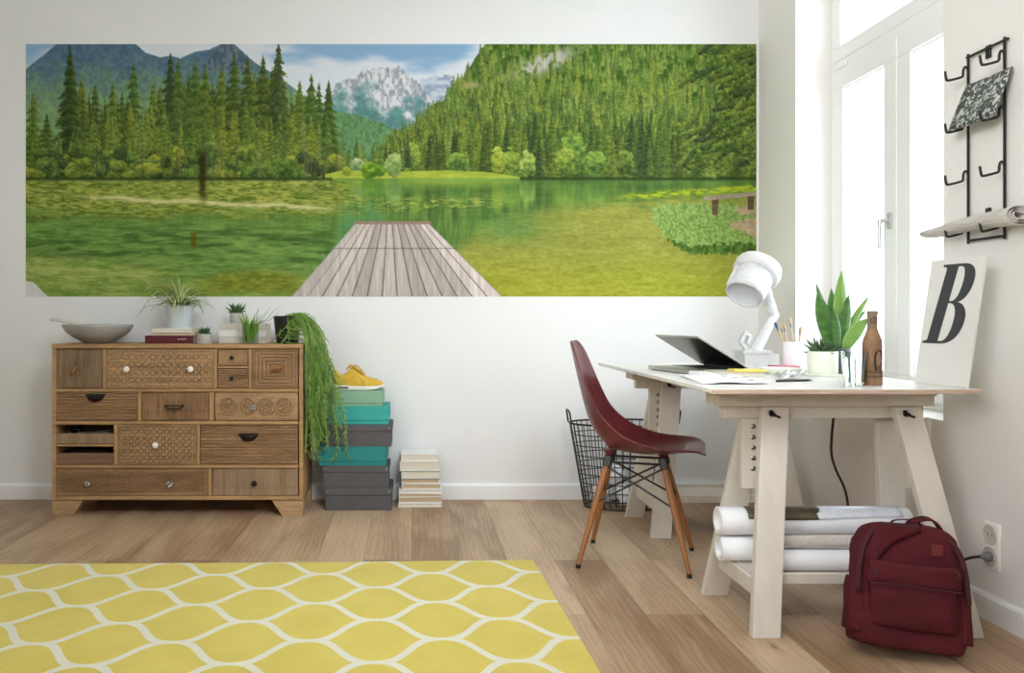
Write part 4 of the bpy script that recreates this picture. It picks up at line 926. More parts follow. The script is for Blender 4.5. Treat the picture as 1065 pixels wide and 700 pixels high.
def crumple(c,r,seed,flat=1):
    rr=np.random.default_rng(seed); m=M().ball((0,0,0),1,14); from mathutils import noise as mn
    out=[]
    for v in m.v:
        p=Vector(v); n=mn.noise(p*2.1+Vector((seed,0,0)))*.35+abs(mn.noise(p*4.5+Vector((0,seed,0))))*.3; q=p*(1-.25+n)*r; out.append((c[0]+q.x,c[1]+q.y,c[2]+q.z*flat))
    m.v=out; lo=min(v[2] for v in m.v); return m
ct=[((-.115,-.015,.085),.062,'crumpled white paper at the left in the wire basket'),((.012,-.045,.083),.056,'crumpled white paper in the front middle of the wire basket'),((.01,.062,.085),.05,'crumpled white paper at the back of the wire basket'),((.125,.01,.075),.054,'crumpled white paper at the right end of the wire basket'),((-.05,.02,.175),.058,'crumpled white paper on top of the other papers in the basket')]
for i,(c,r,l) in enumerate(ct):
    m=crumple((0,0,0),r,i+3); o=obj('crumpled_paper',m,MT['paper'],ang=25); lo=min(v[2] for v in m.v); o.location=bc+Vector((c[0],c[1],(.012-lo) if i<4 else c[2])); tag(o,l,'paper')

# ================================================================ RUG
rz=.029; org=(.286,3.131,0)
m=M(); x0,x1,y0,y1=-3.0+.0,.222,-1.15,.333
nx=60
rows=[]
for yy in np.linspace(y0,y1,24):
    rows.append([(x,yy,.008+.0012*math.sin(x*3+yy*2)*math.sin(yy*5)) for x in np.linspace(x0+.35,x1,nx)])
m.grid(rows); 
o=len(m.v); e0=rows[0]; n_r=len(rows)
# underside and edge
lowr=[[(p[0],p[1],.0006) for p in r] for r in (rows[0],rows[-1])]
def skirt_edge(line):
    b=len(m.v); m.v+= [tuple(p) for p in line]+[(p[0],p[1],.0004) for p in line]; n=len(line)
    for i in range(n-1): m.f.append((b+i,b+n+i,b+n+i+1,b+i+1)); m.mi.append(0)
skirt_edge(rows[0]); skirt_edge(rows[-1]); skirt_edge([r[-1] for r in rows]); skirt_edge([r[0] for r in rows])
rug=obj('area_rug',m,MT['rug'],ang=180); rug.location=org; rug.rotation_euler=(0,0,rz); tag(rug,'yellow flat-woven rug with a white trellis pattern on the oak floor','rug')

# ================================================================ SHELL CHAIR
ch=thing('shell_chair','maroon plastic shell chair with wooden dowel legs at the desk','chair',(.939,3.512,0),math.radians(-18.5))
prof=[(-.272,.905,.075,.010),(-.268,.890,.120,.018),(-.258,.855,.160,.026),(-.246,.80,.186,.034),(-.232,.735,.197,.045),(-.216,.665,.202,.058),(-.199,.60,.206,.072),(-.176,.545,.211,.088),(-.145,.500,.217,.098),(-.10,.468,.224,.096),(-.045,.453,.230,.084),(.02,.449,.233,.066),(.085,.452,.232,.047),(.145,.462,.226,.032),(.205,.470,.218,.024),(.240,.474,.203,.014),(.258,.471,.180,.006),(.265,.463,.140,.002)]
rows=[]; npf=len(prof)
for i,(x,z,w_,d) in enumerate(prof):
    a=prof[max(i-1,0)]; b=prof[min(i+1,npf-1)]; tx,tz=b[0]-a[0],b[1]-a[1]; l=math.hypot(tx,tz); nx_,nz_=-tz/l,tx/l   # towards the sitter
    r=[]
    for j in range(17):
        v=j/8-1; q=abs(v)**2.6; lip=max(0,abs(v)-.9)*.10
        r.append((x+nx_*(d*q-lip*.35),w_*math.copysign(abs(v)**.92,v)+math.copysign(lip,v)*.6 if v else 0,z+nz_*(d*q-lip*.35)))
    rows.append(r)
obj('seat_shell',M().grid(rows),MT['maroon'],ch,solid=.009,sub=2,ang=180)
Lg=[(-.11,-.075,.432,-.2185,-.205),(-.11,.075,.432,-.205,.20),(.10,-.075,.432,.205,-.20),(.10,.075,.432,.212,.205)]
legs=[]
for (x,y,z,bx_,by_) in Lg:
    t=Vector((x,y,z)); b=Vector((bx_,by_,.012)); m=M(); P=[t.lerp(b,q) for q in (.06,.25,.5,.75,1)]
    m.tube(P,[.0115,.0132,.0132,.0115,.0088],14); lg=obj('leg',m,MT['legwood'],ch); legs.append((t,b))
    m=M(); dd=(b-t).normalized(); m.tube([b-dd*.004,Vector((b.x,b.y,0.0))],[.0098,.0102],12); obj('foot_cap',m,MT['black'],lg)
    m=M(); m.beam(t+Vector((0,0,.005)),t.lerp(b,.10),.026,.032,(0,1,0)); o=obj('leg_bracket',m,MT['black'],ch,bevel=.005)
    m=M().lathe([(.026,.026 if x<0 else .018),(.018,.010),(.013,.002),(.010,.0)],(x,y,.438),16); obj('shell_mount',m,MT['maroon'],ch)
m=M()
def at(i,q): t,b=legs[i]; return t.lerp(b,q)
for i,j in ((0,2),(1,3),(0,1),(2,3)):
    a=.09;b=.44; off=.010
    m.tube([at(i,a),at(j,b)],.0042,8); m.tube([at(j,a)+Vector((0,0,.004)),at(i,b)+Vector((0,0,.004))],.0042,8)
for i in range(4): m.ball(at(i,.44),.008,6)
for i,j in ((0,1),(2,3)): m.tube([at(i,.05)+Vector((0,0,0)),at(j,.05)],.005,8)
for i,j in ((0,2),(1,3)): m.tube([at(i,.05),at(j,.05)],.005,8)
obj('wire_bracing',m,MT['black'],ch)
# ================================================================ DESK: a loose board on two trestles
TZ=.779
TM=MT['tres']
tr=thing('trestle','cream trestle under the near end of the desk, holding paper rolls on its shelf','trestle',(1.42,2.86,0))
tc=tr.location.copy(); R_=lambda x,y,z:(x-tc.x,y-tc.y,z)
def tp(nm,m,mt=TM,bev=.0025,par=tr): return obj(nm,m.xf(Matrix.Translation(-tc)),mt,par,bevel=bev)
tp('beam',M().box(1.016,1.737,2.795,2.945,.742,.7645))
tp('beam',M().box(1.020,1.735,2.805,2.935,.708,.7418))
tp('beam',M().box(1.050,1.722,2.845,2.895,.664,.7078))
legs_={}
def leg(tx,bx,ty,by):
    a=Vector((tx,ty,.705)); b=Vector((bx,by,0)); m=M(); n=len(m.v)
    w=.089; t=.030
    m.hexa([(b.x-w/2,b.y-t/2,0),(b.x+w/2,b.y-t/2,0),(b.x+w/2,b.y+t/2,0),(b.x-w/2,b.y+t/2,0)],[(a.x-w/2,a.y-t/2,.705),(a.x+w/2,a.y-t/2,.705),(a.x+w/2,a.y+t/2,.705),(a.x-w/2,a.y+t/2,.705)])
    return tp('leg',m)
leg(1.212,1.108,2.829,2.655); leg(1.188,1.094,2.911,3.062)
leg(1.650,1.745,2.829,2.655); leg(1.640,1.742,2.911,3.062)
for x in (1.154,1.716):
    u=tp('upright',M().box(x-.039,x+.039,2.856,2.884,.424,.664))
    m=M()
    for i in range(5):
        z=.634-.0355*i
        m.lathe([(.0085,0),(.0085,.001),(.0065,.003),(.0001,.0038)],(x,2.8562,z),14,axis=(0,-1,0))
    tp('peg',m,MT['steel'],0,tr) 
for x in (1.100,1.738):
    tp('side_rail',M().hexa([(x-.008,2.705,.112),(x+.008,2.705,.112),(x+.008,3.02,.112),(x-.008,3.02,.112)],[(x-.008,2.722,.1655),(x+.008,2.722,.1655),(x+.008,3.0,.1655),(x-.008,3.0,.1655)]))
tp('front_rail',M().box(1.110,1.730,2.715,2.735,.146,.180)); tp('back_rail',M().box(1.110,1.730,2.99,3.008,.146,.176))
tp('shelf',M().box(1.112,1.728,2.736,2.989,.154,.166))
for x in (1.195,1.640):
    m=M(); y=2.8135; z=.682
    m.lathe([(.013,0),(.013,.003),(.009,.004),(.009,.010),(.006,.012),(.006,.026),(.0001,.027)],(x,y,z),14,axis=(0,-1,0))
    m.beam((x,y-.012,z),(x+.022,y-.022,z-.010),.008,.0025,(0,0,1)); m.beam((x,y-.012,z),(x-.012,y-.018,z+.008),.008,.0025,(0,0,1))
    tp('wing_nut',m,MT['darkmetal'],0)
t2=copy_tree(tr); t2.location=(1.445,4.055,0); t2['label']='cream trestle under the far end of the desk, near the wire basket'
dk=thing('desk','long white desk board with bare plywood edges lying on two trestles','desk',(1.352,3.43,TZ-.0145))
m=M().box(.934-1.352,1.770-1.352,2.627-3.43,4.232-3.43,.0015,.0145); obj('board',m,MT['desk'],dk,bevel=.0008)
E=.0015; Zb=.0006
m=M(); m.box(.934-1.352-E,1.77-1.352+E,2.627-3.43-E,2.627-3.43-.0001,.0005,.0138); m.box(1.77-1.352+.0001,1.77-1.352+E,2.627-3.43,4.232-3.43,.0005,.0138); m.box(.934-1.352,1.77-1.352,2.627-3.43,4.232-3.43,.0003,.0014)
obj('edge_band',m,[MT['ply']],dk)

# ---- rolls of printed wallpaper on the shelf
def scroll(name,label,x0,x1,y,z,r0,r1,turns,mt,cat='paper roll',end=None,wob=0,cone=0):
    k=None; m=M(); n=int(turns*28); rows=[]
    for xi in np.linspace(x0,x1,9):
        r=[]
        for i in range(n+1):
            a=i/28*2*PI+1.2; rr=r0+(r1-r0)*i/n; rr*=1+cone*(xi-x0)/(x1-x0); rr=rr*(1+wob*math.sin(3*a+xi*11)); r.append((xi,y+rr*math.cos(a),z+rr*math.sin(a)))
        rows.append(r)
    m.grid(rows); o=obj(name,m,mt,None,(( x0+x1)/2,y,z),solid=.0012,ang=180); tag(o,label,cat); return o
zs_=.1668
A=scroll('paper_roll','thick printed paper roll on top of the others on the trestle shelf',1.052,1.700,2.905,.3045,.030,.0478,4,MT['paper'])
m=M()
rows=[]
for xi in np.linspace(1.14,1.665,24):
    t=(xi-1.14)/.525; rows.append([(xi,2.905+.0492*math.cos(a),.3045+.0492*math.sin(a)) for a in np.linspace(PI*.42,PI*(.88+.03*math.sin(t*5)),9)])
m.grid(rows)
pm=bpy.data.materials.new('printed_landscape'); pm.use_nodes=True; nt=pm.node_tree; b=nt.nodes['Principled BSDF']; tcn=nt.nodes.new('ShaderNodeTexCoord'); sp_=nt.nodes.new('ShaderNodeSeparateXYZ'); nt.links.new(tcn.outputs['Object'],sp_.inputs[0]); HH=N(nt)
nz=nt.nodes.new('ShaderNodeTexNoise'); nz.inputs['Scale'].default_value=28; nz.inputs['Detail'].default_value=6; nt.links.new(tcn.outputs['Object'],nz.inputs['Vector'])
rp=nt.nodes.new('ShaderNodeValToRGB'); rp.color_ramp.elements[0].color=lin((62,54,38))+(1,); rp.color_ramp.elements[0].position=.3; rp.color_ramp.elements[1].color=lin((118,106,84))+(1,); nt.links.new(nz.outputs['Fac'],rp.inputs[0])
r2=nt.nodes.new('ShaderNodeValToRGB'); r2.color_ramp.elements[0].color=lin((206,212,224))+(1,); r2.color_ramp.elements[0].position=.35; r2.color_ramp.elements[1].color=lin((240,241,245))+(1,); nt.links.new(nz.outputs['Fac'],r2.inputs[0])
mr=nt.nodes.new('ShaderNodeMapRange'); mr.inputs['From Min'].default_value=.0; mr.inputs['From Max'].default_value=.012; nt.links.new(HH.m('ADD',sp_.outputs['X'],HH.m('MULTIPLY',HH.m('SUBTRACT',nz.outputs['Fac'],.5),.16)),mr.inputs['Value'])
nt.links.new(HH.mix(mr.outputs[0],rp.outputs[0],r2.outputs[0]),b.inputs['Base Color']); b.inputs['Roughness'].default_value=.3
# printed outer sheet faces up and forward
for i,v in enumerate(m.v): pass
pr=obj('printed_sheet',m.xf(Matrix.Translation(-Vector((1.376,2.905,.3045)))),pm,A,solid=.0008,ang=180); pr['label']='glossy printed outer sheet'
scroll('paper_roll','plain white paper roll under the thick printed one on the trestle shelf',1.056,1.690,2.905,.2107,.026,.0440,4,MT['paper'])
scroll('paper_roll','white paper roll lying foremost on the trestle shelf behind the front rail',1.150,1.700,2.788,.2045,.012,.0370,5,MT['paper'])
scroll('fabric_roll','small crinkled greige roll on top of the foremost white roll',1.225,1.60,2.795,.2655,.006,.0235,3,MT['news'],wob=.06)

# ================================================================ THINGS ON THE DESK
# laptop, user side towards the chair
lb=Vector((1.086,3.300,TZ)); ex=Vector((.98,.18,0)).normalized(); ey=Vector((-.18,.98,0)).normalized(); Lw,Ld=.36,.252
lt=thing('laptop','open aluminium laptop with its lid half folded down, facing the chair','laptop',lb,math.atan2(ex.y,ex.x))
obj('base',M().box(0,Ld,0,Lw,.003,.018),MT['alu'],lt,bevel=.003)
obj('keyboard',M().box(.105,Ld-.025,.02,Lw-.02,.0181,.0192),MT['keys'],lt); obj('trackpad',M().box(.015,.09,.12,.24,.0181,.0186),MT['alu'],lt)
m=M(); [m.lathe([(.007,0),(.007,.003)],(x,y,0),10) for x in (.02,Ld-.02) for y in (.02,Lw-.02)]; obj('rubber_foot',m,MT['black'],lt)
al=math.radians(30); hz=.021; d=Vector((-math.cos(al),0,math.sin(al))); nn=Vector((math.sin(al),0,math.cos(al)))
def lidbox(a0,a1,y0,y1,t0,t1):
    o=Vector((Ld-.004,0,hz)); P=lambda a,y,t:o+d*a+nn*t+Vector((0,y,0)); m=M(); return m.add([P(a,y,t) for t in (t0,t1) for y in (y0,y1) for a in (a0,a1)],[(0,2,3,1),(4,5,7,6),(0,1,5,4),(2,6,7,3),(0,4,6,2),(1,3,7,5)])
obj('lid',lidbox(0,Ld-.004,0,Lw,0,.007),MT['alu'],lt,bevel=.002); obj('screen',lidbox(.006,Ld-.012,.008,Lw-.008,-.0009,-.0001),MT['screen'],lt)
obj('hinge',M().tube([(Ld-.006,.03,.0185),(Ld-.006,Lw-.03,.0185)],.004,10),MT['keys'],lt)
# reading matter
b=book('greige book lying beside the laptop under the yellow notes',1.142,1.33,3.185,3.31,TZ,.0195,'greybook','pagesw','left')
book('slim white notebook at the front corner of the laptop',1.075,1.139,3.165,3.270,TZ,.0165,'coverw','pagesw','left',.1,name='notebook',cat='notebook')
m=M(); 
for i in range(6): m.box(1.215+.0006*(i%3),1.335-.0005*(i%2),3.178,3.255,TZ+.0197+i*.0012,TZ+.0208+i*.0012)
tag(obj('sticky_note_pad',m,MT['post'],origin=(1.275,3.215,TZ+.0197)),'pad of yellow notes lying on the greige book','notepad')
m=M(); rows=[]
for i,yy in enumerate(np.linspace(0,1,13)):
    rows.append([(.968+.045*yy+(.232-.02*yy)*u,2.815+.40*yy,TZ+.004+.0035*math.sin(u*5+yy*2)**2+.004*(1-abs(2*u-1))) for u in np.linspace(0,1,13)])
m.grid(rows)
mg=obj('magazine',m,MT['paper'],None,(1.09,3.0,TZ),solid=.005,ang=180); tag(mg,'open white magazine with grey drawings lying at the front of the desk','magazine')
rr=random.Random(3); m=M()
for i in range(14):
    x=rr.uniform(1.10,1.18); y=rr.uniform(2.84,3.18); a=rr.uniform(.01,.03)
    pts=[(x+a*math.cos(t)*.6,y+a*math.sin(t),TZ+.0105+.004*(1-abs((x-1.09)/.1))) for t in np.linspace(0,rr.uniform(2,6),9)]; m.tube(pts,.0005,4)
o=obj('print',m.xf(Matrix.Translation(-Vector((1.09,3.0,TZ)))),MT['wire'],mg); o['label']='grey line drawings'
def pencil(name,label,a,b,r,mt,cat,tip=True):
    m=M(); a=Vector(a);b=Vector(b); m.tube([a,a.lerp(b,.86),b],[r,r,r*.2],8); tag(obj(name,m,mt,None,a),label,cat)
pencil('pen',"slate grey pen lying left of the white magazine",(1.030,3.150,TZ+.0053),(1.010,2.985,TZ+.0053),.005,MT['penblue'],'pen')
pencil('pencil','black pencil lying right of the white magazine',(1.262,2.928,TZ+.0042),(1.405,2.965,TZ+.0042),.004,MT['pencil'],'pencil')
m=M().lathe([(.0001,.004),(.045,.004),(.052,.0),(.058,0),(.072,.010),(.080,.022),(.077,.023),(.068,.012),(.0001,.009)],(0,0,0),40)
o=obj('dish',m,MT['potw'],ang=60); o.location=(1.475,3.375,TZ); tag(o,'shallow ivory dish on the desk below the white lamp','dish')
m=M().box(1.44,1.585,3.70,3.86,TZ,TZ+.004); m=M().box(1.49,1.60,3.47,3.58,TZ,TZ+.012); tag(obj('paper_pad',m,MT['paleblue'],None,(1.545,3.52,TZ),bevel=.001),'pale blue paper pad beside the white lamp foot','notepad')
m=M().box(1.505,1.602,3.485,3.575,TZ+.0122,TZ+.024); tag(obj('booklet',m,MT['pink'],None,(1.55,3.52,TZ+.0122),bevel=.001),'pink booklet on the pale blue paper pad','booklet')
m=M(); rr=random.Random(8)
rows=[[( .045*(u-.5)*2+rr.uniform(-.008,.008), .045*(v-.5)*2+rr.uniform(-.01,.01), .004+rr.uniform(0,.022)+.018*u) for u in np.linspace(0,1,8)] for v in np.linspace(0,1,8)]
lo=min(p[2] for r in rows for p in r); rows=[[(p[0],p[1],p[2]-lo+.001) for p in r] for r in rows]; m.grid(rows); o=obj('crumpled_foil',m,MT['foil'],smooth=True,ang=15,solid=.001); o.location=(1.385,3.10,TZ); tag(o,'crumpled silvery foil on the desk between pencil and dish','foil')
# brush cup
k=thing('brush_cup','tall white cup of paint brushes next to the ivory plant pot','cup',(1.600,3.555,TZ))
obj('cup_body',M().lathe([(.0001,0),(.036,0),(.037,.003),(.037,.122),(.0345,.122),(.034,.006),(.0001,.006)],(0,0,0),28),MT['white'],k,ang=50)
br_=[((.012,.006),(-.070,.01),.205,'blue'),((-.006,-.012),(-.042,-.008),.205,'bristle'),((.014,-.008),(-.006,.01),.225,'woodlight'),((.02,.01),(.036,0),.185,'bristle'),((-.012,.014),(-.034,.03),.20,'woodlight')]
for i,(a,b,h,c) in enumerate(br_):
    p=Vector((a[0],a[1],.0105)); q=Vector((b[0],b[1],h)); 
    u=thing('paint_brush',['paint brush with a blue tip leaning left in the white cup','tan paint brush beside the blue-tipped one in the white cup','thin pale wooden stick standing upright in the white cup','short tan paint brush leaning right in the white cup','pale wooden stick at the back of the white cup'][i],'paint brush',k.location+p,0,'brushes in the white cup')
    d=q-p; obj('brush_handle',M().tube([(0,0,0),d*.5,d*.82],[.003,.0038,.0034],8),MT['woodlight'],u); obj('ferrule',M().tube([d*.80,d*.88],[.0045,.005],10),MT['steel'],u); obj('bristles',M().tube([d*.88,d*.95,d],[.005,.0068,.002],10),MT[c],u)
# tray and pots
tx,ty=1.598,3.245
m=M(); 
m.lathe([(.0001,.003),(.082,.003),(.086,0),(.092,0),(.098,.008),(.096,.011),(.088,.007),(.0001,.006)],(0,0,0),44); o=obj('tray',m,MT['tray'],ang=50); o.location=(tx,ty,TZ); tag(o,'round ivory tray under the two desk plants','tray')
k=thing('potted_haworthia','low spiky succulent in an ivory pot on the desk tray','potted plant',(1.571,ty-.012,TZ+.0076))
pot(k,[(.0001,0),(.051,0),(.053,.003),(.0545,.086),(.0525,.088),(.050,.082),(.0001,.078)],MT['potw']); soil(k,.050,.078)
m=M(); 
for q,(ox,oy,n_,L_) in enumerate(((-.012,-.008,24,.074),(.026,.0,16,.062),(-.0,.024,14,.066))): rosette(m,(ox,oy,.074),n_,L_,.0058,20+q,(.12,1.4))
obj('foliage',m,MT['succ'],k,ang=180)
k=thing('potted_sansevieria','tall broad-leaved snake plant in a slate grey pot behind the ivory pot','potted plant',(1.662,ty+.056,TZ+.0076))
pot(k,[(.0001,0),(.040,0),(.042,.003),(.047,.094),(.045,.096),(.042,.09),(.0001,.086)],MT['potg']); soil(k,.042,.086)
m=M(); S_=[(-.030,-.012,-.055,.0,.235,.034,0),(-.008,.0,-.016,.0,.25,.026,0),(.008,-.006,.0,-.01,.318,.030,1),(.014,-.014,.012,-.02,.225,.026,0),(.022,.0,.105,.0,.225,.015,1),(.02,.012,.118,.03,.17,.013,0),(.018,-.022,.075,-.03,.135,.030,1),(-.018,.012,-.050,.02,.27,.017,0),(.0,.02,.03,.03,.23,.024,0),(-.010,-.02,-.028,-.03,.17,.020,0)]
for (x,y,dx_,dy_,h,w_,c) in S_:
    n=12; pts=[(x+dx_*(t**1.5),y+dy_*t,.080+h*t) for t in np.linspace(0,1,n)]
    ws=[w_*(.42+.58*math.sin(min(1,t/.55)*PI/2))*max(.02,(1-max(0,(t-.5)/.5)**2.2)) for t in np.linspace(0,1,n)]
    m.cur=c; m.blade(pts,ws,up=(.15,-1,0),fold=-.22,edge_mat=None,cols=7)
obj('foliage',m,[MT['sans'],MT['sans2']],k,ang=180,solid=.0015)
# tumbler
o=thing('tumbler','clear ribbed drinking glass beside the brown bottle','glass',(1.456,2.785,TZ))
m=M(); n=48; rows=[]
def rib(r,z,amp): return [(r*(1+amp*(math.cos(12*a)))*math.cos(a),r*(1+amp*math.cos(12*a))*math.sin(a),z) for a in [2*PI*i/n for i in range(n)]]
rows=[[(.0001*math.cos(2*PI*i/n),.0001*math.sin(2*PI*i/n),0) for i in range(n)],rib(.028,0,0),rib(.030,.003,.03),rib(.0365,.085,.03),rib(.0385,.095,0),rib(.0395,.112,0),rib(.0375,.112,0),rib(.036,.09,0),rib(.027,.012,0),[(.0001*math.cos(2*PI*i/n),.0001*math.sin(2*PI*i/n),.010) for i in range(n)]]
m.grid(rows,closed_u=True); obj('glass_body',m,GL,o,ang=60)
# bottle
k=thing('bottle','brown paper-wrapped bottle with a black bird emblem on the desk','bottle',(1.522,2.795,TZ))
bp_=[(.0001,0),(.028,0),(.0302,.003),(.0302,.138),(.0285,.150),(.019,.176),(.0155,.188),(.0152,.232),(.0165,.236),(.0165,.243),(.0135,.245),(.0001,.245)]
obj('bottle_body',M().lathe(bp_[:8],(0,0,0),40),MT['bottle'],k,ang=50)
obj('cap_wrap',M().lathe([(.0157,.186),(.0158,.232),(.0172,.236),(.0172,.243),(.014,.2465),(.0001,.2465)],(0,0,0),30,cap=False),MT['bottlecap'],k,ang=50)
def decal(polys,R,az0,zc,nm,par,mt,lift=.0006):     # flat ink shapes wrapped on the bottle wall; polys in metres (u right, v up)
    m=M()
    for P in polys:
        base=len(m.v)
        for (u,v) in P:
            a=az0+u/R; m.v.append(((R+lift)*math.cos(a),(R+lift)*math.sin(a),zc+v))
        m.f.append(tuple(range(base,len(m.v)))); m.mi.append(0)
    return obj(nm,m,mt,par)
def strokes(lines,w):
    out=[]
    for L in lines:
        for p,q in zip(L[:-1],L[1:]):
            dx,dy=q[0]-p[0],q[1]-p[1]; l=math.hypot(dx,dy) or 1; nx_,ny_=-dy/l*w/2,dx/l*w/2; ex_,ey_=dx/l*w*.2,dy/l*w*.2
            out.append([(p[0]-ex_+nx_,p[1]-ey_+ny_),(p[0]-ex_-nx_,p[1]-ey_-ny_),(q[0]+ex_-nx_,q[1]+ey_-ny_),(q[0]+ex_+nx_,q[1]+ey_+ny_)])
    return out
az=-PI/2-.28
arc=lambda r,a,b,n: [(r*math.cos(t),r*math.sin(t)) for t in np.linspace(a,b,n)]
neck=[(-.003,-.035),(-.006,-.010),(-.006,.012),(-.001,.026),(.008,.031),(.016,.026),(.022,.018)]
bird=strokes([neck],.0065)+strokes([[(.012,.028),(.018,.010),(.020,.002)]],.004)+strokes([[(.004,-.035),(.006,-.020)],[(.013,-.035),(.012,-.02),(.016,-.012)]],.003)
bird=[[(max(-.028,min(.032,u)),v) for u,v in P] for P in bird]
decal(bird,.0302,az+.25,.085,'bird_emblem',k,MT['ink'])
rr=random.Random(2); ls=[]
for row,z in ((0,-.030),(1,-.044)):
    for i in range(9):
        u=-.026+i*.006; ls+= [[(u,z),(u+.001,z+rr.uniform(.006,.011)),(u+.003,z+rr.uniform(.002,.008)),(u+.0045,z)]]
decal(strokes(ls,.0014),.0302,az+.05,.070,'script_lettering',k,MT['ink'],.0004)
decal(strokes([[(-.040,0),(-.02,0),(0,0),(.02,0),(.040,0)]],.002),.0302,az,.018,'printed_band',k,MT['ink'],.0004)
decal(strokes([arc(.010,0,2*PI,20)],.0022)+strokes([[(0,-.006),(0,.006)],[(-.003,-.004),(.003,-.004)],[(-.002,.003),(.002,.005)]],.002),.0158,az+.1,.214,'round_emblem',k,MT['ink'])
# letter board
bd=[Vector((1.726,2.905,TZ)),Vector((1.752,2.668,TZ)),Vector((1.812,2.668,TZ+.418)),Vector((1.786,2.905,TZ+.418))]
u_=bd[1]-bd[0]; v_=bd[3]-bd[0]; n_=u_.cross(v_).normalized(); 
if n_.x>0: n_=-n_
k=thing('letter_board','off-white board with a large italic letter B leaning at the right desk end','letter board',bd[0].lerp(bd[1],.5))
o0=k.location; m=M(); m.add([p-n_*.0 -o0 for p in bd]+[p-n_*.006-o0 for p in bd],[(0,1,2,3),(7,6,5,4),(0,4,5,1),(1,5,6,2),(2,6,7,3),(3,7,4,0)]); lo=min(v[2] for v in m.v); m.v=[(v[0],v[1],v[2]-lo) for v in m.v]
obj('panel',m,MT['board'],k)
def bez(p0,p1,p2,p3,n=14): return [tuple((1-t)**3*a+3*t*(1-t)**2*b+3*t*t*(1-t)*c+t**3*d for a,b,c,d in zip(p0,p1,p2,p3)) for t in [i/n for i in range(1,n+1)]]
outer=[(.05,0)]
outer+=[(.40,0)]+bez((.40,0),(.62,0),(.725,.13),(.725,.28))+bez((.725,.28),(.725,.42),(.62,.505),(.50,.522))+bez((.50,.522),(.62,.54),(.69,.65),(.69,.77))+bez((.69,.77),(.69,.92),(.60,1),(.42,1))
outer+=[(.05,1),(.05,.972),(.115,.962),(.13,.94),(.13,.06),(.115,.038),(.05,.028)]
c1=[(.335,.966),(.40,.966)]+bez((.40,.966),(.47,.96),(.50,.87),(.50,.76))+bez((.50,.76),(.50,.62),(.46,.54),(.38,.535))+[(.335,.535)]
c2=[(.335,.508),(.38,.508)]+bez((.38,.508),(.48,.50),(.53,.40),(.53,.27))+bez((.53,.27),(.53,.12),(.48,.034),(.39,.034))+[(.335,.034)]
cu=bpy.data.curves.new('letter','CURVE'); cu.dimensions='2D'; cu.fill_mode='BOTH'; cu.extrude=.0006
for P in (outer,c1,c2):
    q=[]
    for p in P:
        if not q or math.hypot(p[0]-q[-1][0],p[1]-q[-1][1])>1e-4: q.append(p)
    spn=cu.splines.new('POLY'); spn.points.add(len(q)-1); spn.use_cyclic_u=True
    for i,p in enumerate(q): spn.points[i].co=(p[0],p[1],0,1)
tmp=bpy.data.objects.new('tmp_letter',cu); C.objects.link(tmp); dg=bpy.context.evaluated_depsgraph_get(); me=bpy.data.meshes.new_from_object(tmp.evaluated_get(dg)); bpy.data.objects.remove(tmp)
for v in me.vertices:
    a,b_,t=v.co; uu=a+.215*b_; vv=.325+.63*b_; p=bd[0]+u_*uu+v_*vv+n_*(.0009+t)-o0; v.co=(p.x,p.y,p.z-lo)
me.name='letter_print'; me.materials.clear(); me.materials.append(MT['letter']); lo_=bpy.data.objects.new('letter_print',me); C.objects.link(lo_); lo_.parent=k; lo_['label']='large black italic serif letter B'

# ---- the big white desk lamp
k=thing('desk_lamp','large white papier-mache desk lamp with bent arm and drum head on the desk','lamp',(1.500,3.690,TZ),math.radians(-6))
def lp(nm,m,mt=MT['plaster'],par=k,**kw): return obj(nm,m,mt,par,**kw)
def rough_box(m,x0,x1,y0,y1,z0,z1,n=7,a=.0022,seed=0):
    rr=random.Random(seed); st=len(m.v)
    for ax in range(6):
        rows=[]
        for i in range(n):
            r=[]
            for j in range(n):
                u,v=i/(n-1),j/(n-1); p={0:(x0,y0+(y1-y0)*u,z0+(z1-z0)*v),1:(x1,y0+(y1-y0)*u,z0+(z1-z0)*v),2:(x0+(x1-x0)*u,y0,z0+(z1-z0)*v),3:(x0+(x1-x0)*u,y1,z0+(z1-z0)*v),4:(x0+(x1-x0)*u,y0+(y1-y0)*v,z0),5:(x0+(x1-x0)*u,y0+(y1-y0)*v,z1)}[ax]
                h=math.sin(p[0]*231+seed)*math.sin(p[1]*197)*math.sin(p[2]*263+1)*a; r.append((p[0]+h,p[1]+h*.7,p[2]+(h if p[2]>z0+1e-6 else 0)))
            rows.append(r if ax in (1,2,4) else r[::-1]) if ax in (0,1) else rows.append(r)
        m.grid(rows)
    return m
lp('base',rough_box(M(),-.066,.076,-.075,.085,0,.068,seed=1),bevel=0)
lp('base_lid',rough_box(M(),-.072,.048,-.080,.09,.069,.082,seed=2,a=.0015))
def L3(px,py,s): 
    p=W(px,py,s)-Vector(k.location); q=Quaternion((0,0,1),math.radians(6)); return q@p
def rtube(m,pts,rs,n=12,seed=0):
    st=len(m.v); P=[]; R2=[]
    for (a,b),(ra,rb) in zip(zip(pts[:-1],pts[1:]),zip(rs[:-1],rs[1:])):
        for t in (0,.2,.4,.6,.8): P.append(Vector(a).lerp(Vector(b),t)); R2.append((ra+(rb-ra)*t)*(1+.06*math.sin(len(P)*2.3+seed)))
    P.append(Vector(pts[-1])); R2.append(rs[-1]); return m.tube(P,R2,n)
s=238
foot_=L3(783,368,s); elbow=L3(805,328,s); neck_=L3(795,297,s)
lp('lower_arm',rtube(M(),[foot_+Vector((0,0,-.008)),elbow],[.024,.019]),ang=180); lp('upper_arm',rtube(M(),[elbow+Vector((.0,0,-.004)),neck_],[.020,.022],seed=2),ang=180)
lp('elbow_joint',M().ball(elbow,.0215,10),ang=180)
fb=M(); P_=[L3(784,367,s),L3(776,364,s),L3(770,355,s),L3(775,346,s),L3(780,350,s),L3(777,357,s)]
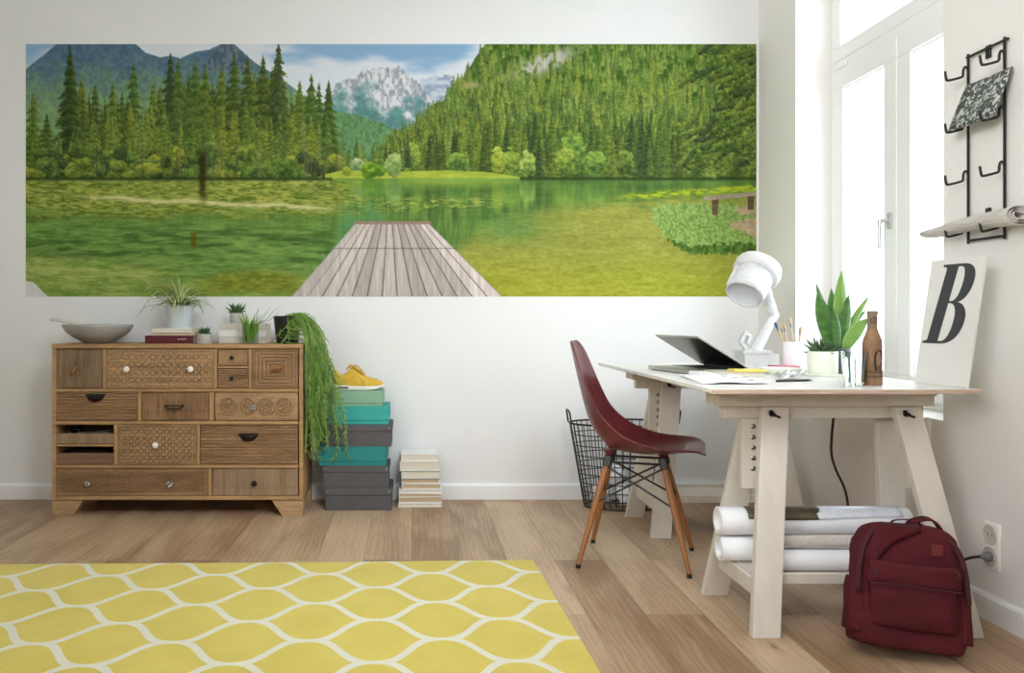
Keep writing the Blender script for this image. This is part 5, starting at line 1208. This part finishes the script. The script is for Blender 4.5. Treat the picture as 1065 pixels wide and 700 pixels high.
for a_,b_ in zip(P_[:-1],P_[1:]): fb.beam(a_+(a_-b_).normalized()*.005,b_+(b_-a_).normalized()*.005,.036,.013,(0,1,0))
lp('foot_bracket',fb,bevel=.003)
ax=Vector((.50,.46,.73)).normalized()     # from the open mouth back to the collar
fc=L3(774,307,242); R1=.078; Ln=.165
m=M()
def hrow(c,r,n=40,j=0,amp=.012): 
    u=ax.orthogonal().normalized(); w_=ax.cross(u); return [c+(u*math.cos(2*PI*i/n)+w_*math.sin(2*PI*i/n))*r*(1+amp*math.sin(5*2*PI*i/n+j)*math.sin(j*1.7)) for i in range(n)]
rows=[hrow(fc+ax*t,r,j=i) for i,(t,r) in enumerate(((.0,R1),(.03,R1*.99),(.06,R1*.985),(.09,R1*.98),(.12,R1*.98),(Ln,R1*.985)))]; m.grid(rows,closed_u=True)
lp('drum_shade',m,ang=180,solid=.006)
m=M(); rows=[hrow(fc+ax*t,r,j=i) for i,(t,r) in enumerate(((.118,R1*1.0),(.116,R1*1.16),(.128,R1*1.27),(.15,R1*1.29),(.172,R1*1.24),(.186,R1*1.02),(.192,R1*.5),(.193,.001)))]; m.grid(rows,closed_u=True); lp('collar',m,ang=180)
m=M(); rows=[hrow(fc+ax*t,r,amp=.0) for t,r in ((.012,R1*.93),(.03,R1*.8),(.042,R1*.5),(.045,.001))]; m.grid(rows,closed_u=True); o=lp('inner_reflector',m,MT['lampdark'],ang=180); o['label']='grey-white inner reflector'
u=ax.orthogonal().normalized()
sd=ax.cross(Vector((0,0,1))).normalized(); up_=sd.cross(ax)
m=M(); rtube(m,[fc+ax*.012-sd*R1*.72+up_*R1*.68,fc+ax*.12-sd*R1*.72+up_*R1*.74,fc+ax*.16-sd*R1*.7+up_*R1*.95],[.010,.011,.012]); lp('seam_ridge',m,ang=180)
lp('knob',M().ball(fc-up_*R1*1.06+ax*.02,.010,8),ang=180)

# ================================================================ CORD, SOCKET
k=thing('wall_socket','white double wall socket above the right skirting behind the backpack','socket',(XR,2.79,.25))
obj('cover_plate',M().box(-.012,0,-.042,.042,-.078,.078),MT['plastic'],k,bevel=.006)
for z in (.036,-.036):
    m=M().lathe([(.033,0),(.033,.003),(.030,.004),(.0285,.0)],(-.0121,0,z),28,axis=(-1,0,0),cap=False); m.lathe([(.0285,0),(.0001,.0001)],(-.0125,0,z),28,axis=(-1,0,0),cap=False); w_=obj('socket_well',m,MT['hole'],k,ang=50)
    m=M(); [m.lathe([(.003,0),(.003,.0006),(.0001,.0007)],(-.0128,dy,z),10,axis=(-1,0,0)) for dy in (-.0095,.0095)]; obj('contact_hole',m,MT['black'],w_)
cd=thing('power_cord','dark power cord hanging behind the desk and plugged into the wall socket','cord',(1.57,3.16,.0))
pts=[(1.555,3.14,.7635),(1.560,3.14,.70),(1.566,3.14,.64),(1.560,3.14,.57),(1.558,3.14,.50),(1.574,3.14,.44),(1.606,3.14,.37),(1.620,3.14,.30),(1.622,3.14,.2),(1.63,3.13,.08),(1.66,3.125,.012),(1.72,3.13,.0055),(1.805,3.125,.0055),(1.86,3.03,.0055),(1.872,2.915,.02),(1.864,2.90,.06),(1.850,2.885,.10),(1.842,2.87,.14),(1.844,2.85,.175),(1.853,2.82,.199),(1.868,2.795,.212),(1.885,2.79,.214)]
def smooth_path(P,n=6):
    P=[Vector(p) for p in P]; out=[]
    for i in range(len(P)-1):
        a,b,c,d=P[max(i-1,0)],P[i],P[i+1],P[min(i+2,len(P)-1)]
        for j in range(n):
            t=j/n; out.append(.5*((2*b)+(c-a)*t+(2*a-5*b+4*c-d)*t*t+(3*b-a-3*c+d)*t**3))
    out.append(P[-1]); return out
m=M().tube([p-Vector(cd.location) for p in smooth_path(pts)],.0048,8); obj('cable',m,MT['cordm'],cd,ang=180)
m=M().lathe([(.0165,0),(.017,.005),(.013,.017),(.008,.025),(.0062,.033)],Vector((1.9065,2.79,.214))-Vector(cd.location),18,axis=(-1,0,0)); obj('plug',m,MT['greyplug'],cd)

# ================================================================ MAGAZINE RACK ON THE WALL
k=thing('wire_magazine_rack','black wire magazine rack with hooks on the right wall beside the window','wall rack',(XR,2.81,1.55))
kl=Vector(k.location); rx=XR-.012
YA,YBb=2.900,2.722
for y in (YA,YBb):
    m=M(); m.tube([(rx-XR,y-2.81,1.905-1.55),(rx-XR,y-2.81,1.255-1.55)],.0046,8); rl=obj('rail',m,MT['black'],k)
m=M(); m.tube([(rx-XR,YA+.008-2.81,.345),(rx-XR,YBb-.016-2.81,.345)],.0046,8); obj('cross_bar',m,MT['black'],k); m=M(); m.tube([(rx-XR,YA-2.81,-.285),(rx-XR,YBb-2.81,-.285)],.0046,8); obj('cross_bar',m,MT['black'],k)
for z in (.335,-.205):
    m=M().box(-.008,-.0002,-.012,.012,z-.022,z+.022); obj('mounting_tab',m,MT['black'],k,bevel=.003)
m=M(); m.beam((-.004,YA-2.81,-.205),(-.004,YBb-2.81,-.205),.006,.006,(0,0,1)); 
for i in range(4):
    z=1.842-.1785*i-1.55
    for y in (YA,YBb):
        m=M(); yy=y-2.81; P=[(rx-XR,yy,z+.002),(rx-.004-XR,yy,z+.016),(rx-.012-XR,yy,z+.018),(rx-.017-XR,yy,z+.006),(rx-.019-XR,yy,z-.012),(rx-.03-XR,yy,z-.018),(rx-.068-XR,yy,z-.027),(rx-.075-XR,yy,z-.022),(rx-.080-XR,yy,z+.004)]
        m.tube(smooth_path(P,4),.0042,8); obj('hook',m,MT['black'],k,ang=180)
# magazine lying in the second pair of hooks
lm=bpy.data.materials.new('leaf_print_cover'); lm.use_nodes=True; nt=lm.node_tree; b=nt.nodes['Principled BSDF']; tcn=nt.nodes.new('ShaderNodeTexCoord'); HH=N(nt)
wv=nt.nodes.new('ShaderNodeTexWave'); wv.inputs['Scale'].default_value=22; wv.inputs['Distortion'].default_value=14; wv.inputs['Detail'].default_value=2; wv.inputs['Detail Scale'].default_value=1.4; nt.links.new(tcn.outputs['Object'],wv.inputs['Vector'])
vo=nt.nodes.new('ShaderNodeTexVoronoi'); vo.feature='DISTANCE_TO_EDGE'; vo.inputs['Scale'].default_value=24; nt.links.new(tcn.outputs['Object'],vo.inputs['Vector'])
f=HH.m('MULTIPLY',HH.m('GREATER_THAN',wv.outputs['Fac'],.55),HH.m('GREATER_THAN',vo.outputs['Distance'],.05))
nt.links.new(HH.mix(f,lin((66,72,68))+(1,),lin((188,192,184))+(1,)),b.inputs['Base Color']); b.inputs['Roughness'].default_value=.55
P=[Vector((1.848,2.915,1.641)),Vector((1.848,2.690,1.641)),Vector((1.904,2.680,1.797)),Vector((1.904,2.905,1.797))]
m=M(); rows=[[P[0].lerp(P[1],u).lerp(P[3].lerp(P[2],u),v)+Vector((.002*math.sin(u*3.1),0,0)) for u in np.linspace(0,1,7)] for v in np.linspace(0,1,7)]; m.grid(rows)
tag(obj('magazine',m,lm,None,P[0].lerp(P[2],.5),solid=.004,ang=180),'magazine with a black and white leaf pattern in the wall rack','magazine')
m=M(); rows=[]
for yv in np.linspace(2.585,3.03,12):
    r=[]; q=(yv-2.585)/.445; n=60
    for i in range(n+1):
        a=i/n*2*PI*3+.4; rad=.012+.027*i/n; fl=.86-.42*q; r.append((1.860+rad*1.1*math.cos(a),yv+.006*math.sin(i*.3),1.2875+.039*fl+rad*fl*math.sin(a)+.003*math.sin(yv*14)))
    rows.append(r)
m.grid(rows); tag(obj('newspaper',m,MT['news'],None,(1.862,2.81,1.31),solid=.0012,ang=180),'folded newspaper roll resting in the bottom hooks of the wall rack','newspaper')

# ================================================================ BACKPACK
from mathutils import noise as mn
bpk=thing('backpack','maroon canvas backpack slumped on the floor against the near trestle','backpack',(1.468,2.515,0),math.radians(-15))
bw,bh,bdp=.155,.360,.082
tilt=Matrix.Rotation(math.radians(-13),4,'X')@Matrix.Rotation(math.radians(3.0),4,'Y')
def bshape(x,z): # outline half-width at height fraction
    return 1
def bagpt(u,v,e=0.0):   # u: angle round the section (0 = front), v: 0..1 up the body; rounded box with a rounded top
    z=v*bh
    # plan section: superellipse, narrowing to the top
    hw=bw*(1.0-.05*v-.24*max(0,(v-.52)/.48)**2.2); dp=bdp*(1.06-.22*v-.18*max(0,(v-.7)/.3)**2)
    if v<.09: q=v/.09; sh=.86+.14*math.sqrt(max(0,1-(1-q)**2)); hw*=sh; dp*=sh
    cu,su=math.cos(u),math.sin(u); ex_=.42
    x=hw*math.copysign(abs(su)**ex_,su); y=-dp*math.copysign(abs(cu)**ex_,cu)
    return x,y,z,hw,dp
rows=[]; NU=72
vs_=[0,.01,.03,.06,.09]+list(np.linspace(.13,.86,24))
for v in vs_:
    r=[]
    for i in range(NU):
        x,y,z,hw,dp=bagpt(2*PI*i/NU,v); r.append(Vector((x,y,z)))
    rows.append(r)
for t in np.linspace(.12,1,10):       # domed top
    r=[]; zt=.86+.14*math.sin(t*PI/2); sc_=math.cos(t*PI/2*.985)
    for i in range(NU):
        x,y,z,hw,dp=bagpt(2*PI*i/NU,.86); r.append(Vector((x*(sc_**.62),y*(sc_**.62),zt*bh)))
    rows.append(r)
out=[]
for r in rows:
    q=[]
    for p in r:
        n=mn.noise(p*9)*.010+mn.noise(p*22+Vector((3,1,2)))*.006+mn.noise(Vector((p.x*7,p.y*20,p.z*42)))*.0045
        d=Vector((p.x,p.y*1.3,0)); d=d.normalized() if d.length>1e-5 else Vector((0,0,1)); q.append(p+d*n+Vector((0,0,mn.noise(p*8)*.006*(p.z/bh))))
    out.append(q)
bot=[Vector((0,0,.002))]*NU
def bag_place(m):
    return m.xf(tilt)
m=M(); m.grid([bot]+out+[[sum(out[-1],Vector())/NU]*NU],closed_u=True); bag_place(m)
lo=min(v[2] for v in m.v); BL=Matrix.Translation((0,0,-lo+.001)); m.xf(BL)
# flatten the underside where it sits on the floor
m.v=[(v[0],v[1],max(v[2],.004 if False else v[2])) for v in m.v]
obj('body',m,MT['bag'],bpk,ang=180)
def bag(nm,m,mt=MT['bag'],par=bpk,**kw): 
    m.xf(tilt); m.xf(BL); return obj(nm,m,mt,par,**kw)
def slab(x0,x1,z0,z1,yf,th,seed=0,rad=3.2,n=22,edge=.5):   # soft padded panel in front of plane y = yf
    m=M(); rows=[]
    for i in range(n+1):
        r=[]
        for j in range(n+1):
            a,b=2*i/n-1,2*j/n-1; f=(max(0,1-abs(a)**5)*max(0,1-abs(b)**5))**edge
            x=x0+(x1-x0)*(b+1)/2; z=z0+(z1-z0)*(a+1)/2; p=Vector((x,0,z)); r.append((x+mn.noise(p*12+Vector((seed,0,0)))*.003,yf-th*f-(mn.noise(p*16+Vector((seed,5,0)))*.006+mn.noise(Vector((x*8,seed,z*38)))*.0035)*f,z+mn.noise(p*10+Vector((0,0,seed+4)))*.003))
        rows.append(r)
    m.grid(rows); b=len(m.v); edge_=[0]
    return m
pf=-bdp*1.0; kx=bw/.182; kz=bh/.408
pk_=bag('front_pocket',slab(-.138*kx,.138*kx,.060*kz,.268*kz,pf+.010,.036,1),solid=.003,ang=180)
fl_=bag('pocket_flap',slab(-.144*kx,.142*kx,.205*kz,.276*kz,pf-.012,.018,2,n=18),solid=.004,ang=180)
m=M(); m.box(-.142*kx,.140*kx,pf-.0335,pf-.029,.200*kz,.2045*kz); bag('flap_edge',m,MT['bagd'])
# zip arch round the front edge
def zipline(dy,rad,w=1.0):
    P=[]
    for t in np.linspace(-.92,.92,41):
        a=t*PI*.5; 
        x=w*bw*.93*math.copysign(abs(math.sin(a))**.55,a); z=bh*(.10+.87*max(0,math.cos(a))**.50); 
        hw=bagpt(0,min(.86,z/bh))[3]; dp=bagpt(0,min(.86,z/bh))[4]; x=max(-hw*.97,min(hw*.97,x)); zz_=z
        k_=1 if z<.86*bh else max(.35,1-(z/bh-.86)/.14*.55); P.append((x,-dp*k_*.93+dy,zz_))
    return P
bag('zip_band',M().tube(zipline(-.002,0),.0085,8),MT['bagd'],ang=180)
bag('piping',M().tube(zipline(.050,0),.006,8),MT['bag'],ang=180)
# side pocket, handles, straps, tag
m=M(); rows=[]
for v in np.linspace(.09,.52,12):
    r=[]
    for u in np.linspace(-1,1,10):
        x,y,z,hw,dp=bagpt(-PI/2+u*.9,v); q=.010*(1-abs(u)**4); p=Vector((x,y,z)); r.append((x-.003-q*.6*min(1,(.52-v)*12)+mn.noise(p*14)*.004,y*1.02,z))
    rows.append(r)
m.grid(rows); bag('side_pocket',m,MT['bag'],solid=.003,ang=180)
m=M(); rows=[]
for v in np.linspace(.09,.52,12):
    r=[]
    for u in np.linspace(-1,1,10):
        x,y,z,hw,dp=bagpt(PI/2+u*.9,v); q=.010*(1-abs(u)**4); p=Vector((x,y,z)); r.append((x+.003+q*.6*min(1,(.52-v)*12)+mn.noise(p*14)*.004,y*1.02,z))
    rows.append(r)
m.grid(rows); bag('side_pocket',m,MT['bag'],solid=.003,ang=180)
def strap(P,w,t,nm,mt,side):
    P=smooth_path(P,5); m=M(); rows=[]
    for i,p in enumerate(P):
        d=(P[min(i+1,len(P)-1)]-P[max(i-1,0)]).normalized(); sdv=Vector(side); sdv=(sdv-d*sdv.dot(d)).normalized(); rows.append([p-sdv*w/2,p,p+sdv*w/2])
    m.grid(rows); return bag(nm,m,mt,solid=t,ang=180)
T_=bh
strap([(-.125*kx,-.087,.250*kz),(-.120*kx,-.096,.285*kz),(-.07*kx,-.090,.345*kz),(-.02*kx,-.080,.372*kz),(.03*kx,-.062,.392*kz)],.022,.004,'carry_strap',MT['bag'],(0,-.2,1))
strap([(.010,.02,T_*.965),(.03,.015,T_*1.03),(.075,.02,T_*1.06),(.125*kx,.03,T_*.98),(.150*kx,.05,T_*.82)],.05,.006,'shoulder_strap',MT['bag'],(0,1,.2))
strap([(.14*kx,.055,T_*.86),(.172*kx,.055,T_*.66),(.178*kx,.045,T_*.40),(.172*kx,.02,T_*.14)],.035,.006,'shoulder_strap',MT['bagd'],(0,1,0))
strap([(-.03,.03,T_*.97),(-.02,.03,T_*1.02),(.03,.03,T_*1.035),(.07,.03,T_*.98)],.02,.004,'top_handle',MT['bagd'],(0,1,0))
m=M().box(.050,.082,pf*.86-.010,pf*.86-.004,.272,.306); tg=bag('fabric_tag',m,MT['bagt'],bevel=.002); tg['label']='small square dark red tag'
strap([(.098,-.096,.240),(.106,-.115,.232),(.110,-.121,.219)],.008,.003,'zip_pull',MT['bagd'],(1,0,0)); strap([(-.110,-.098,.222),(-.106,-.120,.212),(-.104,-.124,.197)],.010,.003,'zip_pull',MT['bagd'],(1,0,0))
